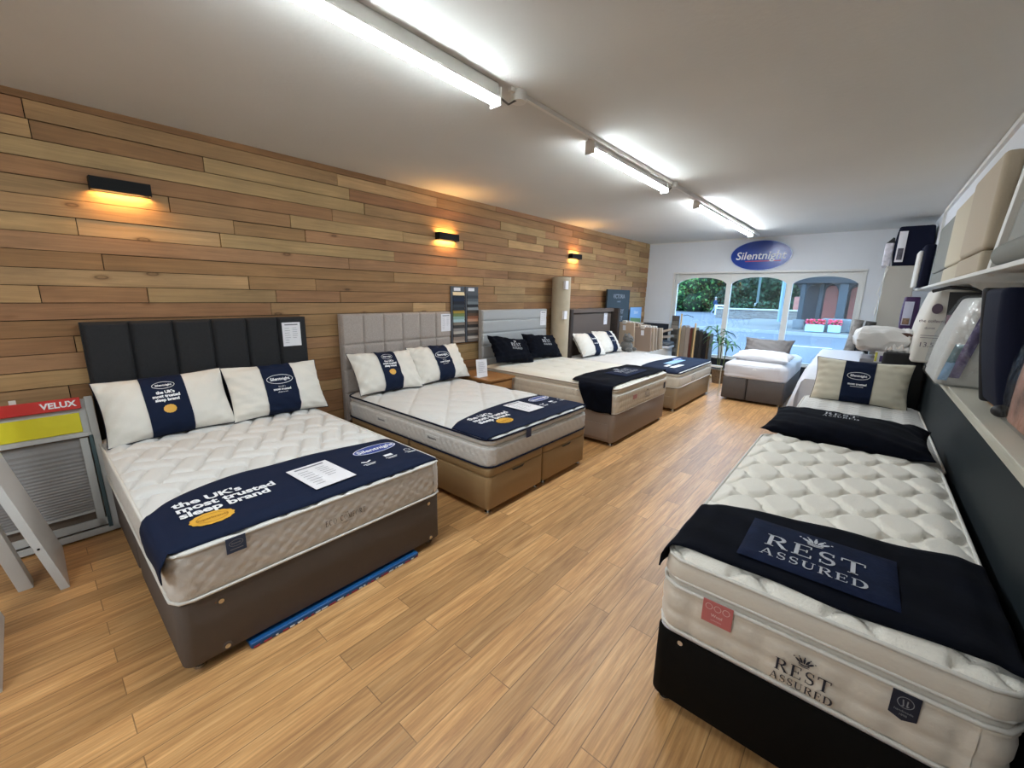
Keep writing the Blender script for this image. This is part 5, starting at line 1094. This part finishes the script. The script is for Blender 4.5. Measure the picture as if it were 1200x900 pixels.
blob_tree('shrub', -9.8, -6.2, 42.6, 1.1, .75, 12, gd, 'low dark shrub behind the stone wall outside', 'shrub', 'greenery across the street', False)
# low wall, posts, bench
sw = MB(); stone = brick_material('stone_wall', '#8a827a', '#756860', '#9a968f', 2.2); sw.box((-10.2, 39.5, ROAD), (-3.2, 39.9, .75), stone); sw.box((-10.3, 39.4, .75), (-3.1, 40.0, .86), mat('coping', '#c3beb6', .9)); tag(sw.build('garden_wall'), 'low stone wall beyond the street outside', 'wall')
bw2 = MB(); bw2.box((-4.9, 42, ROAD), (-1.9, 42.4, 1.9), brick_material('far_brick', '#b5604c', '#a04a3c', '#c9b8ab', 3)); tag(bw2.build('brick_wall'), 'red brick wall behind the low stone wall outside', 'wall')
b = MB(); b.cyl((-8.07, 45, ROAD), (-8.12, 45, 1.3), .22, mat('pale_post', '#b9bcbb', .7), n=12); b.cyl((-8.12, 45, 1.3), (-8.15, 45, 7.5), .10, mat('post_dark', '#5c6a66', .7), n=10); tag(b.build('lamp_post'), 'slim lamp post with a pale base in the middle window pane', 'lamp post')
b = MB(); b.cyl((-4.79, 35, ROAD), (-4.85, 35, 6.5), .12, mat('blue_grey_steel', '#8ba3ad', .5), n=12); tag(b.build('lamp_post'), 'blue grey steel post beside the right mullion outside', 'lamp post')
t = thing('bench', (-11.0, 47, ROAD), 'white rail bench on the far pavement outside', 'bench'); wb_ = mat('bench_white', '#dfe3e4', .5)
for a_, nm in (((-12.3, 46.9, .85), 'seat_rail'),): b = MB(); b.box(a_, (-9.9, 47.2, 1.02), wb_); b.build(nm, t)
for x in (-12.15, -10.05): b = MB(); b.box((x-.09, 46.9, ROAD), (x+.09, 47.1, .85), wb_); b.build('leg', t)
# person walking
def skin_body(joints, edges, radii):
    me = bpy.data.meshes.new('body'); me.from_pydata(joints, edges, []); o = bpy.data.objects.new('body', me); COL.objects.link(o)
    sk = o.modifiers.new('s', 'SKIN'); sb = o.modifiers.new('u', 'SUBSURF'); sb.levels = 2; sb.render_levels = 2
    for i, r_ in enumerate(radii): me.skin_vertices[0].data[i].radius = (r_, r_*.9)
    me.skin_vertices[0].data[0].use_root = True
    dg = bpy.context.evaluated_depsgraph_get(); m2 = bpy.data.meshes.new_from_object(o.evaluated_get(dg)); bpy.data.objects.remove(o); return m2
J = [(0, 0, .95), (0, 0, 1.2), (0, 0, 1.42), (0, 0, 1.52), (0, 0, 1.62), (0, 0, 1.74), (0, -.1, .93), (.22, -.11, .52), (.14, -.11, .1), (.30, -.11, .04), (0, .1, .93), (-.12, .11, .5), (-.38, .11, .13), (-.24, .11, .04), (0, -.2, 1.42), (-.12, -.24, 1.15), (.05, -.24, .92), (.12, -.24, .85), (0, .2, 1.42), (.10, .24, 1.15), (.28, .22, .98), (.35, .22, .93)]
Ed = [(0, 1), (1, 2), (2, 3), (3, 4), (4, 5), (0, 6), (6, 7), (7, 8), (8, 9), (0, 10), (10, 11), (11, 12), (12, 13), (2, 14), (14, 15), (15, 16), (16, 17), (2, 18), (18, 19), (19, 20), (20, 21)]
Rr = [.16, .15, .16, .06, .10, .09, .11, .08, .055, .045, .11, .08, .055, .045, .09, .06, .045, .035, .09, .06, .045, .035]
me = skin_body(J, Ed, Rr); me.materials.clear()
for m_ in (mat('navy_jacket', '#2c3c5e', .8), mat('pale_trousers', '#8e98a6', .8), mat('skin_tone', '#c89a80', .6)): me.materials.append(m_)
for p_ in me.polygons: z = p_.center.z; p_.material_index = 2 if z > 1.52 else (0 if z > .88 else 1); p_.use_smooth = True
pe = bpy.data.objects.new('person', me); COL.objects.link(pe); pe.location = (-12.7, 48.6, ROAD-.0); tag(pe, 'person in a navy jacket and pale trousers walking past the hedge outside', 'person')
b = MB(); b.ell((-12.7, 48.6, 1.72), (.12, .12, .11), mat('grey_hair', '#8d8780', .9), 14, 8); b.build('hair', pe)
# timber porch building
tim = mat('weathered_timber', '#363c3f', .8, var=(2, .2)); dtim = mat('dark_timber', '#2b2a2a', .8); plin = mat('plinth_stone', '#6c6f70', .9, var=(3, .25))
t = thing('porch_building', (-.8, 29, ROAD), 'old building with thick timber posts and brick arches behind the flower troughs outside', 'building')
b = MB(); b.box((-3.3, 26.7, 2.5), (3.5, 33, 5.6), dtim); b.build('upper_storey', t)
for x0_, r_, y_ in ((-2.80, .11, 27), (-2.06, .10, 27.6), (-1.12, .18, 27), (.35, .16, 27)):
    b = MB(); b.box((x0_-r_, y_-r_, .55), (x0_+r_, y_+r_, 2.5), tim); b.build('post', t, bevel=.03)
    b = MB(); b.rbox((x0_-r_-.14, y_-r_-.1, ROAD), (x0_+r_+.14, y_+r_+.1, .62), plin, .08, 4); b.build('post_plinth', t)
    for s in (-1, 1): b = MB(); n = 6; out = [(x0_+s*r_, 1.85)]+[(x0_+s*(r_+.38*(1-math.cos(k/n*PI/2))), 1.85+.62*math.sin(k/n*PI/2)) for k in range(n+1)]+[(x0_+s*(r_+.38), 2.5), (x0_+s*r_, 2.5)]; b.extr(out, lambda a_, z, d, y_=y_: Vector((a_, y_-.06+d, z)), dtim, .12); b.build('brace', t)
b = MB(); b.box((-3.3, 31.5, ROAD), (3.5, 31.8, 3.2), mat('porch_dark_wall', '#3b3a3c', .9)); b.build('back_wall', t)
rbk = brick_material('porch_brick', '#b04a38', '#96392b', '#cdb3a5', 5)
for xa_, xb_ in ((-2.15, -1.25), (-.95, -.35)):
    b = MB(); n = 12; xc = (xa_+xb_)/2; hw = (xb_-xa_)/2; out = [(xa_, .5)]+[(xc-hw*math.cos(PI*k/n), 2.2+hw*.8*math.sin(PI*k/n)) for k in range(n+1)]+[(xb_, .5)]; b.extr(out, lambda a_, z, d: Vector((a_, 31.40-d, z)), rbk, .08); b.build('brick_arch', t)
b = MB(); b.rbox((-1.75, 26.0, .1), (.5, 26.9, .75), plin, .12, 4); b.build('stone_bank', t)
for i, (x0_, x1_, y_) in enumerate(((-2.30, -1.56, 25.3), (-1.42, -.92, 26.2-.6))):
    t = thing('flower_trough', ((x0_+x1_)/2, y_, .10), ['pale blue flower trough with pink red flowers outside, left of two', 'pale blue flower trough with red flowers outside, right of two'][i], 'flower trough', 'flower troughs outside')
    b = MB(); b.box((x0_, y_-.2, .12), (x1_, y_+.2, .48), mat('trough_blue', '#a9c4cc', .6)); b.build('trough', t, bevel=.02)
    b = MB(); fm = [mat('flower_pink', '#d8405f', .6), mat('flower_red', '#c02a35', .6), gm[1]]
    for k in range(150): b.ell((rf.uniform(x0_, x1_), y_+rf.uniform(-.2, .2), .5+rf.uniform(0, .2)), (.05, .05, .045), fm[rf.choice((0, 0, 1, 2))], 6, 4)
    b.build('flowers', t); 
cwn = MB(); cwn.box((-2.3, 45, ROAD), (6, 46, 2.2), rbk); tag(cwn.build('brick_house_wall'), 'red brick wall seen far behind the timber porch', 'wall')
